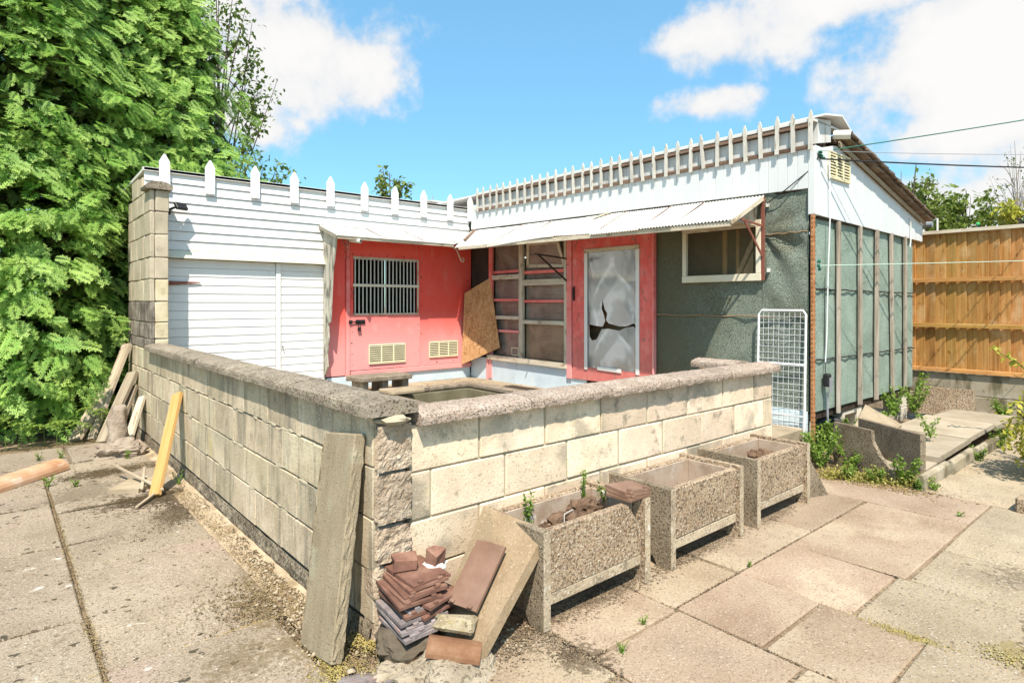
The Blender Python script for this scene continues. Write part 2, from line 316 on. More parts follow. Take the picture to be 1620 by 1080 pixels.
m_grey = mat('grey_old_timber', [(.26, .205, .14), (.37, .30, .215), (.46, .39, .30)], 7, grain=(4, 4, .3), bump=.5, stains=[(8, (.10, .08, .055), .56, .72, .7, (1, 1, .4))], vary=.15)
m_cream_w = mat('peeling_timber', [(.40, .33, .23), (.54, .47, .36), (.60, .54, .43)], 9, grain=(3, 3, .4), bump=.4, stains=[(14, (.24, .16, .09), .54, .68, .8, (1, 1, .4))], vary=.06)
m_pine = mat('fresh_pine', [(0.378, 0.215, 0.070), (0.468, 0.284, 0.102), (0.504, 0.327, 0.139)], 6, grain=(5, 5, .3), bump=.25, stains=[(30, (.30, .15, .06), .69, .74, .8)], vary=.05)
m_fence = mat('golden_fence_board', [(.36, .165, .04), (.50, .265, .08), (.62, .38, .15)], 5, grain=(6, 6, .30), bump=.4, bscale=40, stains=[(11, (.20, .08, .02), .60, .70, .8, (1.3, 1.3, .8)), (3, (.66, .46, .24), .53, .68, .6), (2.2, (.26, .12, .035), .58, .70, .5, (1, 1, .6))], vary=.20, hue=.02)
m_ply = mat('plywood', [(.30, .18, .10), (.40, .26, .15), (.46, .32, .19)], 4, grain=(1, 1, 3), bump=.15, vary=.1)
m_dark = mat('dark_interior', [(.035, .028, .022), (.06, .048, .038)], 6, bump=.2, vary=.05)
m_under = mat('creosoted_timber', [(.03, .02, .014), (.06, .042, .03)], 6, bump=.3, vary=.1)
m_osb = mat('strand_board', [(.28, .13, .05), (.46, .25, .105), (.58, .36, .18)], 15, grain=(1, 1.0, .45), dist=1.2, bump=.35, bscale=50, specks=[(55, (.66, .47, .28), .58, .66, .8), (60, (.22, .11, .05), .60, .68, .8)], vary=0)
m_corr = mat('white_corrugated_sheet', [(0.626, 0.616, 0.593), (0.676, 0.667, 0.644)], 3, rough=.5, bump=.06, stains=[(3, (.60, .55, .46), .58, .75, .4)], vary=.04)
m_can = mat('dull_corrugated_sheet', [(.52, .505, .465), (.59, .575, .535), (.63, .615, .58)], 3, rough=.6, bump=.1, stains=[(3, (.50, .43, .32), .56, .74, .5), (6, (.46, .38, .27), .62, .74, .5, (1, 1, .5))], vary=.07)
m_rust = mat('rusty_iron', [(.26, .10, .04), (.42, .19, .08), (.52, .28, .14)], 22, rough=.9, bump=.5, stains=[(18, (.11, .055, .035), .56, .68, .7)], vary=.1)
m_rustd = mat('brown_painted_iron', [(.17, .06, .04), (.26, .10, .07)], 12, rough=.7, bump=.2, stains=[(20, (.42, .19, .09), .62, .72, .7)], vary=.08)
m_black = mat('black_plastic', [(.014, .014, .015), (.025, .025, .026)], 9, rough=.45, bump=.1, vary=0)
m_grey_p = mat('grey_plastic', [(.20, .21, .23), (.27, .28, .30)], 9, rough=.5, bump=.1, vary=0)
m_offw = mat('offwhite_plastic', [(.60, .58, .52), (.66, .64, .58)], 9, rough=.5, bump=.05, vary=0)
m_cream_v = mat('cream_vent_plastic', [(.70, .64, .42), (.75, .70, .48)], 9, rough=.5, bump=.05, vary=.02)
m_wire = mat('white_coated_wire', [(.70, .71, .73), (.76, .77, .79)], 9, rough=.5, bump=.05, vary=0)
m_steel = mat('galvanised_bar', [(.50, .48, .42), (.60, .58, .52)], 9, rough=.5, bump=.1, metal=.2, vary=.12)
m_green_l = mat('green_line', [(.02, .10, .07), (.03, .15, .10)], 9, rough=.6, bump=0, vary=0)
m_lgreen_l = mat('pale_green_line', [(.45, .60, .50), (.5, .66, .55)], 9, rough=.6, bump=0, vary=0)
m_tile_r = mat('red_clay_tile', [(.115, .055, .04), (.175, .088, .062), (.26, .15, .105)], 8, rough=.85, bump=.4, specks=[(70, (.12, .05, .03), .60, .7, .6)], vary=.15)
m_tile_b = mat('slate_blue_tile', [(.15, .125, .12), (.235, .20, .195), (.36, .315, .305)], 8, rough=.7, bump=.6, stains=[(6, (.34, .20, .16), .55, .68, .7)], vary=.12)
m_tile_d = mat('brown_clay_tile', [(.15, .082, .052), (.20, .115, .078), (.25, .16, .115)], 5, rough=.55, bump=.2, spec=.4, vary=.05)
m_terra = mat('terracotta', [(.38, .20, .105), (.48, .28, .165), (.55, .37, .25)], 5, rough=.9, bump=.3, stains=[(8, (.62, .54, .44), .58, .72, .5)], vary=.06)
m_roof = mat('old_roof_tile', [(.10, .075, .055), (.19, .14, .10), (.28, .22, .17)], 9, bump=.9, bscale=40, bdist=.012, stains=[(14, (.36, .32, .26), .60, .7, .7), (9, (.05, .04, .03), .58, .7, .7)], vary=.2)
m_clod = mat('root_soil', [(.06, .035, .022), (.13, .08, .05), (.22, .14, .09)], 16, bump=.9, bscale=50, bdist=.01, vary=.1)
m_pier = mat('pier_block', [(.50, .45, .36), (.62, .57, .47)], 5, bump=.4, stains=[(6, (.26, .23, .17), .58, .72, .6)], vary=.08)
m_net = mat('black_netting', [(.012, .012, .014), (.02, .02, .022)], 9, rough=.8, bump=0, vary=0)
m_urn = mat('weathered_ornament', [(0.223, 0.168, 0.125), (0.298, 0.238, 0.182), (0.347, 0.290, 0.229)], 8, bump=1.0, bscale=30, bdist=.015, stains=[(7, (.22, .18, .14), .54, .7, .6), (6, (.40, .36, .2), .62, .74, .5)], vary=.05)
LG = dict(bump=0, rough=.5, spec=.35, vary=0)
m_con = mat('conifer_needles', [(0.108, 0.254, 0.029), (0.157, 0.349, 0.045), (0.213, 0.437, 0.062)], 1.1, transl=.42, attr=(.50, .66, .18), wpos=True, **LG)
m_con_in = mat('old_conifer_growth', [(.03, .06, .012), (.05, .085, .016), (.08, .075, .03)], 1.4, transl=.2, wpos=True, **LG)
m_leaf = mat('broad_leaf', [(.06, .11, .016), (.09, .15, .025), (.12, .19, .035)], 2, transl=.38, attr=(.24, .30, .05), wpos=True, **LG)
m_leaf_l = mat('light_broad_leaf', [(.10, .15, .02), (.14, .20, .035), (.17, .24, .045)], 2, transl=.38, attr=(.28, .32, .06), wpos=True, **LG)
m_weed = mat('weed_leaf', [(.10, .19, .025), (.15, .26, .035), (.19, .31, .05)], 3, transl=.42, attr=(.34, .42, .09), wpos=True, **LG)
m_gcov = mat('yellowed_ground_cover', [(.17, .20, .03), (.30, .28, .05), (.40, .34, .09)], 9, transl=.35, attr=(.46, .42, .14), wpos=True, **LG)
m_gold = mat('golden_leaf', [(.16, .20, .02), (.32, .33, .035), (.50, .45, .06)], 7, transl=.38, attr=(.58, .52, .10), wpos=True, **LG)
m_bark = mat('bark', [(.06, .045, .032), (.12, .09, .065)], 8, grain=(2, 2, .5), bump=.6)
m_birch = mat('pale_bark', [(.22, .19, .16), (.34, .30, .26)], 8, bump=.3)
m_poly = film('corrugated_plastic_pane', (.80, .72, .62), (.33, .28, .23), .50, .07, .22, wave=16)
m_polyb = film('yellowed_plastic_pane', (.70, .55, .38), (.38, .27, .17), .35, .07, .22, wave=16)
m_filmd = film('cracked_silver_pane', (.75, .76, .78), (.4, .4, .42), .35, .16, .10, swirl=True)
m_mesh = mat('fine_wire_mesh', [(.16, .13, .085), (.22, .18, .12)], 9, rough=.6, bump=0, vary=0)

# ------------------------------------------------------------------ mesh helpers
WL = {}                                                          # world location of every object built


def orient(V, F, c):
    out = []
    for f in F:
        p = [V[i] for i in f]
        n = (p[1] - p[0]).cross(p[2] - p[0])
        ce = sum(p, Vector()) / len(p)
        out.append(f if n.dot(ce - c) >= 0 else tuple(reversed(f)))
    return out


def cbox_vf(hx, hy, hz, c, j=0.0, rg=rnd, taper=1.0):
    c = min(c, .45 * min(hx, hy, hz))
    V, idx = [], {}
    for sx in (-1, 1):
        for sy in (-1, 1):
            for sz in (-1, 1):
                o = Vector((rg.uniform(-j, j), rg.uniform(-j, j), rg.uniform(-j, j))) if j else Vector()
                k = taper if sz > 0 else 1.0
                b = len(V)
                V.append(Vector((sx * hx * k, sy * (hy - c) * k, sz * (hz - c))) + o)
                V.append(Vector((sx * (hx - c) * k, sy * hy * k, sz * (hz - c))) + o)
                V.append(Vector((sx * (hx - c) * k, sy * (hy - c) * k, sz * hz)) + o)
                idx[(sx, sy, sz)] = b
    F = []
    for ax in range(3):
        o1, o2 = [a for a in range(3) if a != ax]
        for s in (-1, 1):
            q = []
            for a, b in ((-1, -1), (1, -1), (1, 1), (-1, 1)):
                k = [0, 0, 0]
                k[ax], k[o1], k[o2] = s, a, b
                q.append(idx[tuple(k)] + ax)
            F.append(tuple(q))
        for a in (-1, 1):
            for b in (-1, 1):
                k0, k1 = [0, 0, 0], [0, 0, 0]
                k0[o1] = k1[o1] = a
                k0[o2] = k1[o2] = b
                k0[ax], k1[ax] = -1, 1
                i0, i1 = idx[tuple(k0)], idx[tuple(k1)]
                F.append((i0 + o1, i1 + o1, i1 + o2, i0 + o2))
    for b in idx.values():
        F.append((b, b + 1, b + 2))
    return V, orient(V, F, Vector())


class B:
    def __init__(s):
        s.v, s.f = [], []

    def add(s, V, F):
        o = len(s.v)
        s.v += [Vector(p) for p in V]
        s.f += [tuple(i + o for i in f) for f in F]
        return s

    def box(s, x0, x1, y0, y1, z0, z1, c=.003, j=0.0, M=None):
        V, F = cbox_vf((x1 - x0) / 2, (y1 - y0) / 2, (z1 - z0) / 2, c, j)
        ce = Vector(((x0 + x1) / 2, (y0 + y1) / 2, (z0 + z1) / 2))
        V = [p + ce for p in V]
        if M is not None:
            V = [M @ p for p in V]
        return s.add(V, F)

    def beam(s, p0, p1, wd, th, nrm, c=.003, j=0.0):
        V, F, M = beam_vfm(p0, p1, wd, th, nrm, c, j)
        return s.add([M @ p for p in V], F)

    def prism(s, pts, vec):
        """polygon extruded by a vector (the polygon may be concave)"""
        pts = [Vector(p) for p in pts]
        vec = Vector(vec)
        n = len(pts)
        nn = Vector()
        for i in range(n):
            nn += pts[i].cross(pts[(i + 1) % n])
        if nn.dot(vec) > 0:
            pts.reverse()
        V = pts + [p + vec for p in pts]
        F = [tuple(range(n)), tuple(range(2 * n - 1, n - 1, -1))]
        for i in range(n):
            k = (i + 1) % n
            F.append((i, i + n, k + n, k))
        return s.add(V, F)

    def tube(s, pts, r, n=6):
        pts = [Vector(p) for p in pts]
        rs = r if isinstance(r, (list, tuple)) else [r] * len(pts)
        V, F = [], []
        a = None
        for i, p in enumerate(pts):
            d = (pts[min(i + 1, len(pts) - 1)] - pts[max(i - 1, 0)]).normalized()
            if a is None:
                a = d.orthogonal().normalized()
            a = (a - d * a.dot(d)).normalized()
            b = d.cross(a)
            for k in range(n):
                t = 2 * math.pi * k / n
                V.append(p + (a * math.cos(t) + b * math.sin(t)) * rs[i])
        for i in range(len(pts) - 1):
            for k in range(n):
                k2 = (k + 1) % n
                F.append((i * n + k, i * n + k2, (i + 1) * n + k2, (i + 1) * n + k))
        F.append(tuple(range(n - 1, -1, -1)))
        F.append(tuple(range((len(pts) - 1) * n, len(pts) * n)))
        return s.add(V, F)

    def grid(s, nu, nv, fn):
        V = [fn(i / nu, k / nv) for i in range(nu + 1) for k in range(nv + 1)]
        F = [(i * (nv + 1) + k, (i + 1) * (nv + 1) + k, (i + 1) * (nv + 1) + k + 1, i * (nv + 1) + k + 1) for i in range(nu) for k in range(nv)]
        return s.add(V, F)

    def lump(s, c, r, sq=(1, 1, 1), amp=.25, seed=0, n=2, fr=1.4):
        """irregular rock: a subdivided octahedron pushed about by noise"""
        V = [Vector(p) for p in ((1, 0, 0), (-1, 0, 0), (0, 1, 0), (0, -1, 0), (0, 0, 1), (0, 0, -1))]
        F = [(0, 2, 4), (2, 1, 4), (1, 3, 4), (3, 0, 4), (2, 0, 5), (1, 2, 5), (3, 1, 5), (0, 3, 5)]
        for _ in range(n):
            mid, F2 = {}, []

            def m(a, b):
                k = (min(a, b), max(a, b))
                if k not in mid:
                    V.append(((V[a] + V[b]) / 2).normalized())
                    mid[k] = len(V) - 1
                return mid[k]
            for a, b, d in F:
                x, y, z = m(a, b), m(b, d), m(d, a)
                F2 += [(a, x, z), (b, y, x), (d, z, y), (x, y, z)]
            F = F2
        W = []
        for p in V:
            k = 1 + amp * noise.noise(p * fr + Vector((seed * 3.7, seed * 1.3, seed * 7.7)))
            k += .4 * amp * noise.noise(p * fr * 3.1 + Vector((seed, seed * 5.3, 0)))
            q = p * k * r
            W.append(Vector((q.x * sq[0], q.y * sq[1], q.z * sq[2])) + Vector(c))
        return s.add(W, F)


def beam_vfm(p0, p1, wd, th, nrm, c=.003, j=0.0, taper=1.0):
    p0, p1 = Vector(p0), Vector(p1)
    z = p1 - p0
    L = z.length
    z.normalize()
    y = Vector(nrm)
    y = (y - z * y.dot(z)).normalized()
    x = y.cross(z)
    V, F = cbox_vf(wd / 2, th / 2, L / 2, c, j, taper=taper)
    M = Matrix((x, y, z)).transposed().to_4x4()
    M.translation = (p0 + p1) / 2
    return V, F, M


def tag(o, label=None, cat=None, group=None, kind=None):
    for k, v in (('label', label), ('category', cat), ('group', group), ('kind', kind)):
        if v:
            o[k] = v
    return o


def link(o, parent, at):
    COL.objects.link(o)
    at = Vector(at)
    WL[o] = at
    if parent is not None:
        o.parent = parent
        o.location = at - WL[parent]
    else:
        o.location = at
    return o


def empty(name, loc, label=None, cat=None, group=None, kind=None):
    o = bpy.data.objects.new(name, None)
    o.empty_display_size = .1
    link(o, None, loc)
    return tag(o, label, cat, group, kind)


def mesh_of(name, b, m, smooth=False):
    me = bpy.data.meshes.new(name)
    me.from_pydata([tuple(p) for p in b.v], [], b.f)
    me.materials.append(m)
    if smooth:
        me.polygons.foreach_set('use_smooth', [True] * len(me.polygons))
    me.update()
    return me


def build(name, b, m, parent=None, at=None, smooth=False, label=None, cat=None, group=None, kind=None):
    """world-space builder -> one mesh object with its origin at its middle (or at)"""
    if at is None:
        lo = Vector([min(p[i] for p in b.v) for i in range(3)])
        hi = Vector([max(p[i] for p in b.v) for i in range(3)])
        at = (lo + hi) / 2
        if parent is None:
            at.z = lo.z
    at = Vector(at)
    b.v = [p - at for p in b.v]
    o = bpy.data.objects.new(name, mesh_of(name, b, m, smooth))
    link(o, parent, at)
    return tag(o, label, cat, group, kind)


def place(name, me, parent, at, M=None, label=None, cat=None, group=None):
    """an object on shared mesh data"""
    o = bpy.data.objects.new(name, me)
    link(o, parent, at)
    if M is not None:
        loc = o.location.copy()
        o.matrix_basis = Matrix.Translation(loc) @ M.to_4x4()
    return tag(o, label, cat, group)


def beam(name, m, p0, p1, wd, th, nrm, parent=None, c=.003, j=0.0, taper=1.0, **tags):
    V, F, M = beam_vfm(p0, p1, wd, th, nrm, c, j, taper)
    b = B().add(V, F)
    o = bpy.data.objects.new(name, mesh_of(name, b, m))
    link(o, parent, M.translation)
    loc = o.location.copy()
    o.matrix_basis = Matrix.Translation(loc) @ M.to_3x3().to_4x4()
    return tag(o, **tags)


def bx(name, m, x0, x1, y0, y1, z0, z1, parent=None, c=.003, j=0.0, **tags):
    return build(name, B().box(x0, x1, y0, y1, z0, z1, c, j), m, parent, **tags)


GZ = -0.085                                                      # level of the paving left of the yard wall
FZ = 0.27                                                        # level of the yard floor

# ------------------------------------------------------------------ ground
g = B()
g.grid(40, 40, lambda u, v: Vector(((u - .5) * 500, (v - .5) * 500, -.118)))
build('ground', g, m_soil, kind='structure')
build('soil_bed', B().box(-.02, 9.0, -5.5, -.03, -.11, -.014, .02), m_soil, kind='structure')


def slabs(parent, rects, m, top, th=.045, gap=.007, tilt=.004):
    for (x0, x1, y0, y1) in rects:
        mm = m if not isinstance(m, (list, tuple)) else rnd.choice(m)
        b = B().box(x0 + gap, x1 - gap, y0 + gap, y1 - gap, top - th, top, .008, .005)
        a, d, o = rnd.uniform(-tilt, tilt), rnd.uniform(-tilt, tilt), rnd.uniform(-.002, .003)
        cx, cy = (x0 + x1) / 2, (y0 + y1) / 2
        for p in b.v:
            p.z += (p.x - cx) * a + (p.y - cy) * d + o
        build('slab', b, mm, parent)


pr = empty('paving', (1.8, -1, -.05), kind='structure')
bu, gr_ = m_slab_r, m_slab_g
slabs(pr, [(-.05, .58, -.97, -.42), (-.05, .58, -1.62, -.97), (.58, 1.2, -.82, -.06), (.58, 1.2, -1.43, -.82), (.58, 1.2, -2.1, -1.43),
           (1.2, 1.8, -.8, -.06), (1.2, 1.8, -1.25, -.8), (1.2, 1.8, -1.70, -1.25), (1.8, 2.42, -1.39, -.8),
           (1.82, 2.75, -.8, -.06), (2.75, 3.66, -.8, -.06), (2.42, 3.67, -1.44, -.8), (3.67, 4.28, -1.44, -.1), (-.05, .58, -2.3, -1.62), (.58, 1.2, -2.8, -2.1)], bu, 0)
slabs(pr, [(1.8, 2.42, -2.02, -1.39), (2.42, 3.03, -2.1, -1.44), (3.03, 3.67, -2.1, -1.44), (1.2, 1.8, -2.3, -1.70), (3.67, 4.28, -2.1, -1.44), (4.28, 5.48, -1.62, -1.0), (5.48, 6.7, -1.62, -1.0), (6.7, 7.9, -1.62, -1.0),
           (4.28, 5.48, -2.3, -1.62), (5.48, 6.7, -2.3, -1.62), (1.8, 2.42, -2.7, -2.02), (2.42, 3.03, -2.7, -2.1), (3.03, 4.28, -2.7, -2.1), (4.28, 6.7, -2.9, -2.3), (1.2, 1.8, -2.9, -2.3), (6.7, 8.3, -2.3, -1.62)], gr_, 0)
pl = empty('paving', (-1, 2, -.12), kind='structure')
slabs(pl, [(-.98, -.19, .56, 1.90), (-.98, -.19, 1.90, 3.14), (-.98, -.1, 3.14, 4.86), (-.98, -.25, -.75, .56), (-1.75, -.98, 1.18, 2.36), (-1.75, -.98, 2.36, 3.40),
           (-1.75, -.98, 3.40, 4.86), (-1.75, -.98, .05, 1.18), (-1.75, -.98, -1.1, .05), (-.74, -.12, 4.86, 5.75), (-1.75, -.74, 4.86, 5.75), (-2.6, -1.75, 0, 1.3), (-2.6, -1.75, 1.3, 2.6),
           (-2.6, -1.75, 2.6, 3.9), (-2.6, -1.75, 3.9, 5.2), (-2.6, -1.75, -1.2, 0), (-.98, -.3, -2.0, -.75), (-1.75, -.98, -2.3, -1.1)], m_slab_l, GZ, gap=.010, tilt=.007)

mf = B()
mf.grid(60, 6, lambda u, v: Vector((-.205 + .17 * v + .012 * noise.noise(Vector((u * 30, v * 2, 9))), .35 + u * 5.0, GZ - .012 + .02 * v * v + .012 * noise.noise(Vector((u * 40, v * 4, 3))))))
build('mortar_strip', mf, m_conc_f, kind='structure')

# yard floor with a pit
yf = empty('yard_floor', (2, 2.5, 0), kind='structure')
PX0, PX1, PY0, PY1 = 2.55, 3.98, 3.15, 4.66
for r_ in ((.1, PX0, .1, 5.6), (PX1, 4.74, .1, 5.6), (PX0, PX1, PY1, 5.6), (PX0, PX1, .1, PY0)):
    bx('floor_panel', m_conc, r_[0] + .002, r_[1] - .002, r_[2] + .002, r_[3] - .002, .0, FZ, yf, c=.004)
pit = empty('concrete_pit', (3.2, 3.9, -.3), 'sunken concrete pit with raised rim in the yard behind the front wall', 'pit')
bx('pit_floor', m_conc, PX0 + .01, PX1 - .01, PY0 + .01, PY1 - .01, -.33, -.28, pit)
m_pitw = mat('damp_pit_wall', [(.12, .11, .065), (.22, .20, .13)], 4, bump=.4)
for r_ in ((PX0 + .003, PX0 + .05, PY0, PY1), (PX1 - .05, PX1 - .003, PY0, PY1), (PX0 + .05, PX1 - .05, PY1 - .05, PY1 - .003), (PX0 + .05, PX1 - .05, PY0 + .003, PY0 + .05)):
    bx('pit_wall', m_pitw, *r_, -.28, FZ - .02, pit)
for r_ in ((PX0 - .16, PX0 + .75, PY1 - .02, PY1 + .16), (PX0 + .76, PX1 + .14, PY1 - .02, PY1 + .16), (PX1 - .02, PX1 + .14, PY0 - .1, PY0 + .7), (PX1 - .02, PX1 + .14, PY0 + .71, PY1 - .025),
           (PX0 - .16, PX0 + .02, PY0 - .1, PY1 - .025)):
    bx('rim_slab', m_coping, *r_, FZ + .002, FZ + .055, pit, c=.008, j=.004)
bx('slab', m_conc, PX0 - .05, PX0 + .42, PY1 - .42, PY1 - .04, FZ + .06, FZ + .105, c=.01, j=.004, label='loose pinkish slab lying across the left end of the pit', cat='slab')
bx('plank', m_under, 4.2, 4.45, 3.3, 4.2, FZ + .001, FZ + .03, j=.004, label='dark wet plank lying on the yard floor by the blue plinth', cat='plank')
st = empty('bench_step', (2.75, 5.15, FZ), 'low concrete slab step on blocks below the barred red door', 'step')
bx('tread', m_coping, 2.36, 3.16, 4.86, 5.30, .435, .50, st, c=.012, j=.004)
for x in (2.42, 2.72, 3.04):
    bx('leg', m_mortar_d, x, x + .09, 4.92, 5.24, FZ, .434, st)

# ------------------------------------------------------------------ block walls
def block_meshes(nm, L, T, H, m, k=4, j=.004, c=.006):
    out = []
    for i in range(k):
        V, F = cbox_vf(L / 2, T / 2, H / 2, c, j)
        out.append(mesh_of(nm, B().add(V, F), m))
    return out


ROTZ = Matrix.Rotation(R(90), 3, 'Z')
FLIP = Matrix.Rotation(R(180), 3, 'Z')
# left wall, along +Y on X = 0
CL = [0.0, .243, .486, .729, .972]
wl_ = empty('yard_wall', (.05, 2.6, -.1), 'long grey weathered block wall with coping along the left paving', 'wall')
H = .243 - .011
BLm = block_meshes('block', .480, .10, H, m_block, j=.003, c=.004)
full = {}
for ci in range(4):
    y = .0 - (.24 if ci % 2 else 0) + .21
    first = True
    ys = [.012] + [yy for yy in [y + .484 * i for i in range(0, 12)] if .1 < yy < 5.1] + [5.235]
    for a, b_ in zip(ys[:-1], ys[1:]):
        L = b_ - a
        zc = (CL[ci] + CL[ci + 1]) / 2
        cx = .05 + rnd.uniform(-.003, .003)
        if abs(L - .484) < .02:
            o = place('block', rnd.choice(BLm), wl_, (cx, (a + b_) / 2, zc), ROTZ @ (FLIP if rnd.random() < .5 else Matrix.Identity(3)))
        else:
            bx('block', m_block, cx - .05, cx + .05, a + .002, b_ - .002, CL[ci] + .005, CL[ci + 1] - .006, wl_, c=.004, j=.003)
bx('mortar', m_mortar_d, .014, .088, .01, 5.23, -.05, .968, wl_)
# rough footing
ft = B()
ft.grid(70, 5, lambda u, v: Vector((-.003 - .035 * (1 - v) * (.8 + .5 * noise.noise(Vector((u * 18, v * 2, 1)))) - .008 * noise.noise(Vector((u * 50, v * 6, 4))), .02 + u * 6.6, -.12 + v * .118)))
build('footing', ft, mat('mossy_footing', [(.10, .075, .05), (.19, .155, .11), (.34, .29, .21)], 9, bump=.9, bscale=50, bdist=.012, specks=[(60, (.045, .035, .022), .52, .64, .8), (75, (.46, .40, .30), .60, .70, .6)], vary=0), wl_)
# mortar smears squeezed out of the joints
sm = B()
for zc, n in ((.729, 26), (.486, 14), (.243, 12)):
    for i in range(n):
        yy = rnd.uniform(.5, 5.1)
        sm.lump((.001, yy, zc + rnd.uniform(-.006, .012)), .012, (.35, rnd.uniform(2.5, 7), rnd.uniform(.6, 1.2)), .5, rnd.random() * 50, 1)
build('mortar_smears', sm, m_mortar, wl_, kind='stuff')


def coping(parent, p0, p1, half, z0, m, seed, side_h=.052, ridge=.022, n=26):
    """one coping stone, saddle-backed, slightly rough"""
    p0, p1 = Vector(p0), Vector(p1)
    d = (p1 - p0)
    L = d.length
    d.normalize()
    s = Vector((-d.y, d.x, 0))
    prof = [(-half, 0), (-half - .002, side_h * .35), (-half, side_h * .7), (-half + .006, side_h - .004), (-half + .022, side_h + .004)]
    prof += [(-half * q, side_h + ridge * (1 - q) ** .8) for q in (.66, .48, .30, .14)] + [(0, side_h + ridge)] + [(half * q, side_h + ridge * (1 - q) ** .8) for q in (.2, .45, .7)]
    prof += [(half - .022, side_h + .004), (half - .004, side_h - .006), (half, side_h * .5), (half, 0)]
    V, F = [], []
    k = len(prof)
    for i in range(n + 1):
        t = .004 + (L - .008) * i / n
        for (a, h) in prof:
            w_ = noise.noise(Vector((t * 11 + seed, a * 26, h * 40))) * .0025 + noise.noise(Vector((t * 37 + seed, a * 70, h * 90))) * .003
            V.append(p0 + d * t + s * (a + w_) + Vector((0, 0, z0 + h + w_ * 1.2)))
    for i in range(n):
        for q in range(k):
            q2 = (q + 1) % k
            F.append((i * k + q, (i + 1) * k + q, (i + 1) * k + q2, i * k + q2))
    F.append(tuple(range(k)))
    F.append(tuple(range(n * k + k - 1, n * k - 1, -1)))
    b = B().add(V, F)
    build('coping_stone', b, m, parent)


ys = [-.045, .42, .92, 1.62, 2.30, 3.0, 3.72, 4.42, 5.0, 5.23]
for i, (a, b_) in enumerate(zip(ys[:-1], ys[1:])):
    coping(wl_, (.075, a, 0), (.075, b_, 0), .135, .972 + rnd.uniform(-.002, .004), m_coping, i * 3.3)

# front wall, along +X on Y = 0
CF = [-.03, .20, .436, .672, .905]
wf = empty('yard_wall', (1.9, .05, -.03), 'cream block wall with pink coping behind the three aggregate planters', 'wall')
H = .235 - .011
BFm = block_meshes('block', .468, .10, H, m_blockf, j=.003)
for ci in range(4):
    st0 = .61 if ci % 2 else .79
    xs = [.19] + [x for x in [st0 + .482 * i for i in range(-1, 8)] if .23 < x < 3.72] + [3.83]
    for a, b_ in zip(xs[:-1], xs[1:]):
        zc = (CF[ci] + CF[ci + 1]) / 2
        cy = .05 + rnd.uniform(-.002, .002)
        if abs(b_ - a - .482) < .01:
            place('block', rnd.choice(BFm), wf, ((a + b_) / 2, cy, zc), FLIP if rnd.random() < .5 else None)
        else:
            bx('block', m_blockf, a + .005, b_ - .005, cy - .05, cy + .05, CF[ci] + .005, CF[ci + 1] - .006, wf, c=.005, j=.002)
bx('mortar', m_mortar, .195, 3.822, .010, .09, -.05, .903, wf)
for i, (z0, z1) in enumerate(((-.1, .10), (.10, .27), (.275, .452), (.457, .70), (.70, .93))):
    q = B()
    q.box(.004, .186, -.012, .12, z0 + .004, z1 - .004, .02, .008)
    bb = B()
    # rough split face
    bb.grid(14, 16, lambda u, v: Vector((.008 + u * .178, -.014 - .012 * abs(noise.noise(Vector((u * 2.3 + i * 9, v * 2.6, i)))) - .008 * noise.noise(Vector((u * 5, v * 6, i * 4.3))) - .006 * noise.noise(Vector((u * 13, v * 14, i * 2.3))), z0 + .008 + v * (z1 - z0 - .016))))
    q.add(bb.v, bb.f)
    build('quoin_stone', q, m_stone, wf)
xs = [.215, .93, 1.62, 2.34, 3.06, 3.86]
for i, (a, b_) in enumerate(zip(xs[:-1], xs[1:])):
    coping(wf, (a, .075, 0), (b_, .075, 0), .135, .906, m_coping_p, i * 5.1 + 40)
coping(wf, (3.72, .215, 0), (3.72, .66, 0), .135, .909, m_coping_p, 90)
bx('block', m_blockf, 3.66, 3.78, .105, .62, .44, .905, wf, c=.005)
bx('block', m_blockf, 3.66, 3.78, .105, .62, -.03, .435, wf, c=.005)
cb = B().lump((.09, -.02, .945), .05, (1.6, 1, .5), .4, 3, 2)
build('mortar_lump', cb, m_mortar, wf)

# tall block return at the end of the left wall
pw = empty('block_pier', (.09, 5.9, -.1), 'tall stained block pier with cap closing the end of the white shed', 'pier')
PZ = [-.1, .0, .243, .486, .729, .972, 1.09, 1.276, 1.511, 1.764, 2.007, 2.267, 2.524, 2.77]
m_pierl = mat('pale_pier_block', [(0.367, 0.314, 0.225), (0.469, 0.402, 0.294), (0.541, 0.470, 0.350)], 3, bump=.5, stains=[(5, (.22, .20, .16), .58, .72, .6)], specks=[(140, (.2, .18, .14), .6, .7, .5)], vary=.1)
m_pierd = mat('sooty_pier_block', [(.07, .055, .045), (.17, .14, .115), (.34, .30, .25)], 5, bump=.6, stains=[(6, (.40, .37, .32), .58, .68, .7, (2, 2, .5))], vary=.1)
m_pieru = mat('render_patched_block', [(.44, .36, .21), (.54, .47, .32), (.58, .52, .38)], 5, bump=.5, stains=[(7, (.30, .24, .15), .56, .7, .6)], vary=.06)
for i in range(len(PZ) - 1):
    z0, z1 = PZ[i] + .006, PZ[i + 1] - .004
    if z1 - z0 < .1 and i == 0:
        continue
    dark = 1.0 < (z0 + z1) / 2 < 1.52
    if z0 > .95:
        bx('block', m_pieru if z0 < 1.6 else m_pierl, .052, .186, 5.236, 5.46, z0, z1, pw, c=.008, j=.004)
    cut = [5.24, 5.46] if z0 > .95 else [5.246]
    yy = cut[0]
    sizes = [.24, .36, .40, .42] if i % 2 else [.40, .40, .38, .24]
    for k, sz in enumerate(sizes):
        y1 = yy + sz
        bx('block', m_pierd if dark else (m_pierl if z0 > .95 else m_block), (0 if (k % 2) else .002), .05 if z0 > .95 else .1, yy + .005, y1 - .005, z0, z1, pw, c=.007, j=.004)
        yy = y1
bx('mortar', m_mortar_d, .012, .049, 5.25, 6.6, -.05, 2.76, pw)
